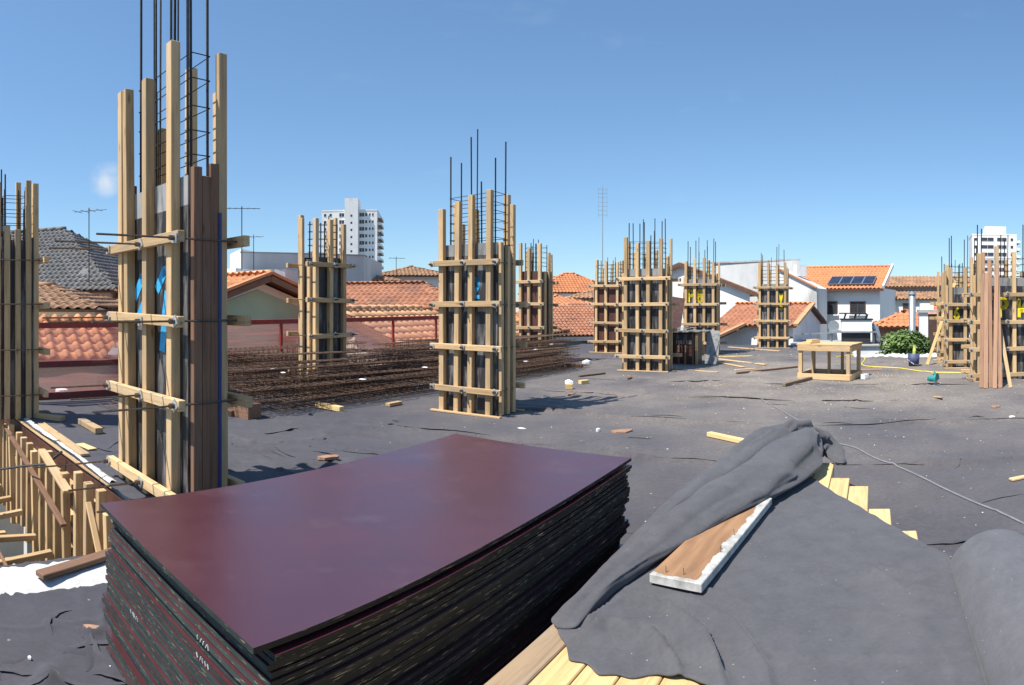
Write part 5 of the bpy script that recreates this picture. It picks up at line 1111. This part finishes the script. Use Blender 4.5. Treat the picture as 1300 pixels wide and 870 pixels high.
ck = thing('chimney', 'white chimney block with dark slab top beside the flue pipe', 'chimney', pol(1172, 27.6, -3.2), -.6); MB().box((-.2, -.3, 0), (.2, .3, hz(397, 27.6) + 3.2)).build('stack', 'white_wall', ck); MB().box((.202, -.28, 0), (.75, .3, hz(399, 27.6) + 3.2)).build('hood', 'frame_brown', ck); MB().box((-.25, -.4, hz(397, 27.6) + 3.203), (.85, .4, hz(396, 27.6) + 3.28)).build('slab', 'concrete', ck); MB().box((-.15, -.25, hz(396, 27.6) + 3.29), (.45, .25, hz(388, 27.6) + 3.3)).build('upper_stack', 'white_wall', ck)
# --- roof mounted extractor unit
eu = thing('extractor_unit', 'white rooftop extractor unit with black rack on top and metal elbow duct', 'extractor unit', pol(1088, 24, -3.2), -.5); z0 = hz(420, 24) + 3.2
MB().box((-.62, -.4, z0), (.55, .4, z0 + .42)).build('housing', 'white_paint', eu); MB().box((-.66, -.44, z0 + .423), (.6, .44, z0 + .47)).build('lid', 'black_paint', eu)
mb = MB()
for x in (-.5, -.1, .35):
    mb.bar((x, -.3, z0 + .47), (x + .06, -.3, z0 + .66), .04, .04); mb.bar((x, .3, z0 + .47), (x + .06, .3, z0 + .66), .04, .04)
mb.tube([(.2 + .16 * math.cos(a), -.3, z0 + .55 + .14 * math.sin(a)) for a in [math.pi * k / 8 for k in range(9)]], .02, 6); mb.box((-.7, -.36, z0 + .66), (.35, .36, z0 + .70)); mb.build('rack', 'black_paint', eu)
MB().box((-.6, -.38, z0 - .5), (.5, .38, z0 - .06)).build('plinth', 'black_paint', eu); MB().box((-1.1, -.5, z0 - .06), (.75, .5, z0 - .003)).build('platform', 'steel', eu)
disc(MB(), .22, -.12, .12, z0 + .18).build('fan', 'steel', eu, (-.92, -.1, 0)); MB().tube([(.56, 0, z0 + .2), (.72, 0, z0 + .1), (.8, 0, z0 - .2), (.82, 0, z0 - .6)], .13, 14).build('duct', 'steel', eu, smooth=True)
for x in (-1.0, .65): lumber('stand_leg', (x, 0, 0), (x, 0, z0 - .06), .1, .1, 'steel', eu, (0, 1, 0))
mb = MB()
for k in range(5): mb.bar((-1.9 + k * .3, -.6, z0 - .18 + .02 * k), (-1.2 + k * .3, -.55, z0 - .05), .05, .02)
tag(mb.build('metal_scrap', 'steel', None, pol(1062, 24, -3.2), rot=(0, 0, -.5)), 'tangle of metal brackets beside the extractor unit', 'scrap')
ob = thing('outbuilding', 'low outbuilding with old tiles under the extractor unit', 'outbuilding', pol(1085, 24.6, -3.2), -.5); MB().box((-2.4, -1.4, 0), (1.3, 1.6, z0 - .55)).build('wall', 'stained_wall', ob); MB().box((-2.5, -1.5, z0 - .547), (1.4, 1.7, z0 - .5)).build('roof', 'concrete', ob)
# --- vegetation
def leafy(name, label, p, rx, ry, rz, n, ls, mat, trunk_h=.6, cat='bush', lobes=9):
    root = thing(name, label, cat, p); L = [(R(-.6, .6) * rx, R(-.6, .6) * ry, trunk_h + rz * R(.35, 1.35), R(.35, .62)) for _ in range(lobes)]; vs = []; fs = []
    for k in range(n):
        lx, ly, lz, lr = random.choice(L); d = Vector((random.gauss(0, 1), random.gauss(0, 1), random.gauss(0, 1))).normalized() * (R(.55, 1) ** .5)
        c = Vector((lx + d.x * rx * lr, ly + d.y * ry * lr, max(.05, lz + d.z * rz * lr))); a = Vector((random.gauss(0, 1), random.gauss(0, 1), random.gauss(0, .6))).normalized(); b = a.cross(d + Vector((.01, .02, .3))).normalized(); s_ = ls * R(.6, 1.3); i = len(vs)
        vs += [c - a * s_, c + b * s_ * .45, c + a * s_, c - b * s_ * .45]; fs.append((i, i + 1, i + 2, i + 3))
    mb = MB(); mb.add(vs, fs); mb.build('crown', mat, root)
    t_ = MB()
    for lx, ly, lz, lr in L[:6]: t_.tube([(0, 0, 0), (lx * .3, ly * .3, lz * .5), (lx, ly, lz)], [.06, .04, .015], 6)
    t_.build('trunk', 'bark', root); return root
leafy('bush', 'leafy green bush beyond the far kerb by the blue bucket', pol(1152, 19.6, -1.2), 1.15, .6, .80, 6500, .075, 'leaf', .55, 'bush', 14)
leafy('bush', 'small leafy shrub left of the larger bush', pol(1122, 19.3, -1.2), .42, .4, .45, 1400, .07, 'leaf', .45, 'bush', 6)
leafy('tree', 'dark tree top behind the brown hip roof of the white house', pol(556, 70, -3.2), 4.5, 3, 2.0, 2500, .4, 'leaf_dark', 4.0, 'tree', 9)
leafy('tree', 'round tree in front of the tower by the P 14 column', pol(1272, 70, -3.2), 2, 2, 2.0, 1800, .35, 'leaf', 3.9, 'tree', 9)
leafy('tree', 'far tree on the horizon left of the tall mast', pol(500, 95, -3.2), 5, 3, 1.8, 2000, .5, 'leaf_dark', 5.0, 'tree', 8)
pl_ = thing('banana_plant', 'pale broad leaved plant beside the painted column behind the roofs', 'plant', pol(548, 19.5, -3.2)); MB().tube([(0, 0, 0), (0, 0, 3.6)], .06, 8).build('stem', 'bark', pl_)
for k in range(8):
    a = k * .8; l = R(.7, 1.1); mb = MB(); vs = []
    for i in range(7):
        u = i / 6; w = .13 * math.sin(math.pi * min(u + .08, 1)); c = Vector((math.cos(a) * l * u, math.sin(a) * l * u, 3.3 + .55 * u - .75 * u * u)); e = Vector((-math.sin(a), math.cos(a), .15)); vs += [c - e * w, c + UPZ * .02, c + e * w]
    mb.add(vs, [(i * 3 + j, (i + 1) * 3 + j, (i + 1) * 3 + j + 1, i * 3 + j + 1) for i in range(6) for j in range(2)]); mb.build('leaf', 'leaf', pl_, smooth=True)
# --- antennas
antenna(pol(113, 20.5, 1.0), hz(264, 20.5) - 1.0, 'tv antenna mast in front of the grey tile roof', 4, 1.1, .2)
antenna(pol(307, 28, 3.0), hz(262, 28) - 3.0, 'tv antenna on the pale block left of the tall column edge', 5, 1.4, .5, .022)
antenna(pol(322, 27, 3.0), hz(298, 27) - 3.0, 'low tv antenna on the white annex', 3, .8, .1, .015)
antenna(pol(503, 40, 2.0), hz(326, 40) - 2.0, 'thin tv antenna on the white house with low brown hip roof', 4, 1.0, .4, .02)
mt_ = thing('radio_mast', 'tall slender radio mast behind the wide black column', 'radio mast', pol(765, 60, -3.2)); Hm = hz(237, 60) + 3.2; MB().tube([(0, 0, 0), (0, 0, Hm)], [.06, .035], 6).build('mast', 'steel', mt_)
for k in range(7): MB().tube([(-.45, 0, 0), (.45, 0, 0)], .016, 4).build('element', 'steel', mt_, (0, 0, Hm - .25 - k * .42))
for sg in (-1, 1): MB().tube([(sg * .43, 0, Hm - 3), (sg * .43, 0, Hm - .1)], .014, 4).build('riser', 'steel', mt_)
# --- far town filling the horizon
k = 0
spots = []
tones = ['white', 'cream', 'grey']; tls = ['orange', 'brown', 'weathered']; tm_ = ['tile_bright', 'tile_brown', 'tile_old']; wm_ = ['white_wall', 'cream_wall', 'grey_wall']
for px in range(-40, 1360, 42):
    rho = 62 + (k * 37 % 50); spots.append((px + (k * 13 % 23), rho, k)); k += 1
for px, rho, k in spots:
    a_, b_ = k % 3, (k * 5 + k // 3) % 3
    r_ = thing('house', f'distant {tones[a_]} house with {tls[b_]} roof on the skyline', 'house', pol(px, rho, -3.2), R(-.5, .5), 'distant houses on the skyline')
    w, d, h, rs = R(6, 10), R(6, 8), R(3.4, 5.6), R(1.0, 1.6); MB().box((-w / 2, -d / 2, 0), (w / 2, d / 2, h)).build('wall', wm_[a_], r_)
    mb = MB(); W2, D2 = w / 2 + .4, d / 2 + .4; g = W2 - D2 * .9 if W2 > D2 else .3; mb.add([(-W2, -D2, h + .003), (W2, -D2, h + .003), (W2, D2, h + .003), (-W2, D2, h + .003), (-g, 0, h + rs), (g, 0, h + rs)], [(0, 1, 5, 4), (1, 2, 5), (2, 3, 4, 5), (3, 0, 4), (3, 2, 1, 0)]); mb.build('roof', tm_[b_], r_)
    for q in range(3):
        f = MB().box((-.5, -.03, -.5), (.5, .03, .5)).build('window', 'glass', r_, (-w / 3 + q * w / 3, -d / 2 - .004, h - 1.3))
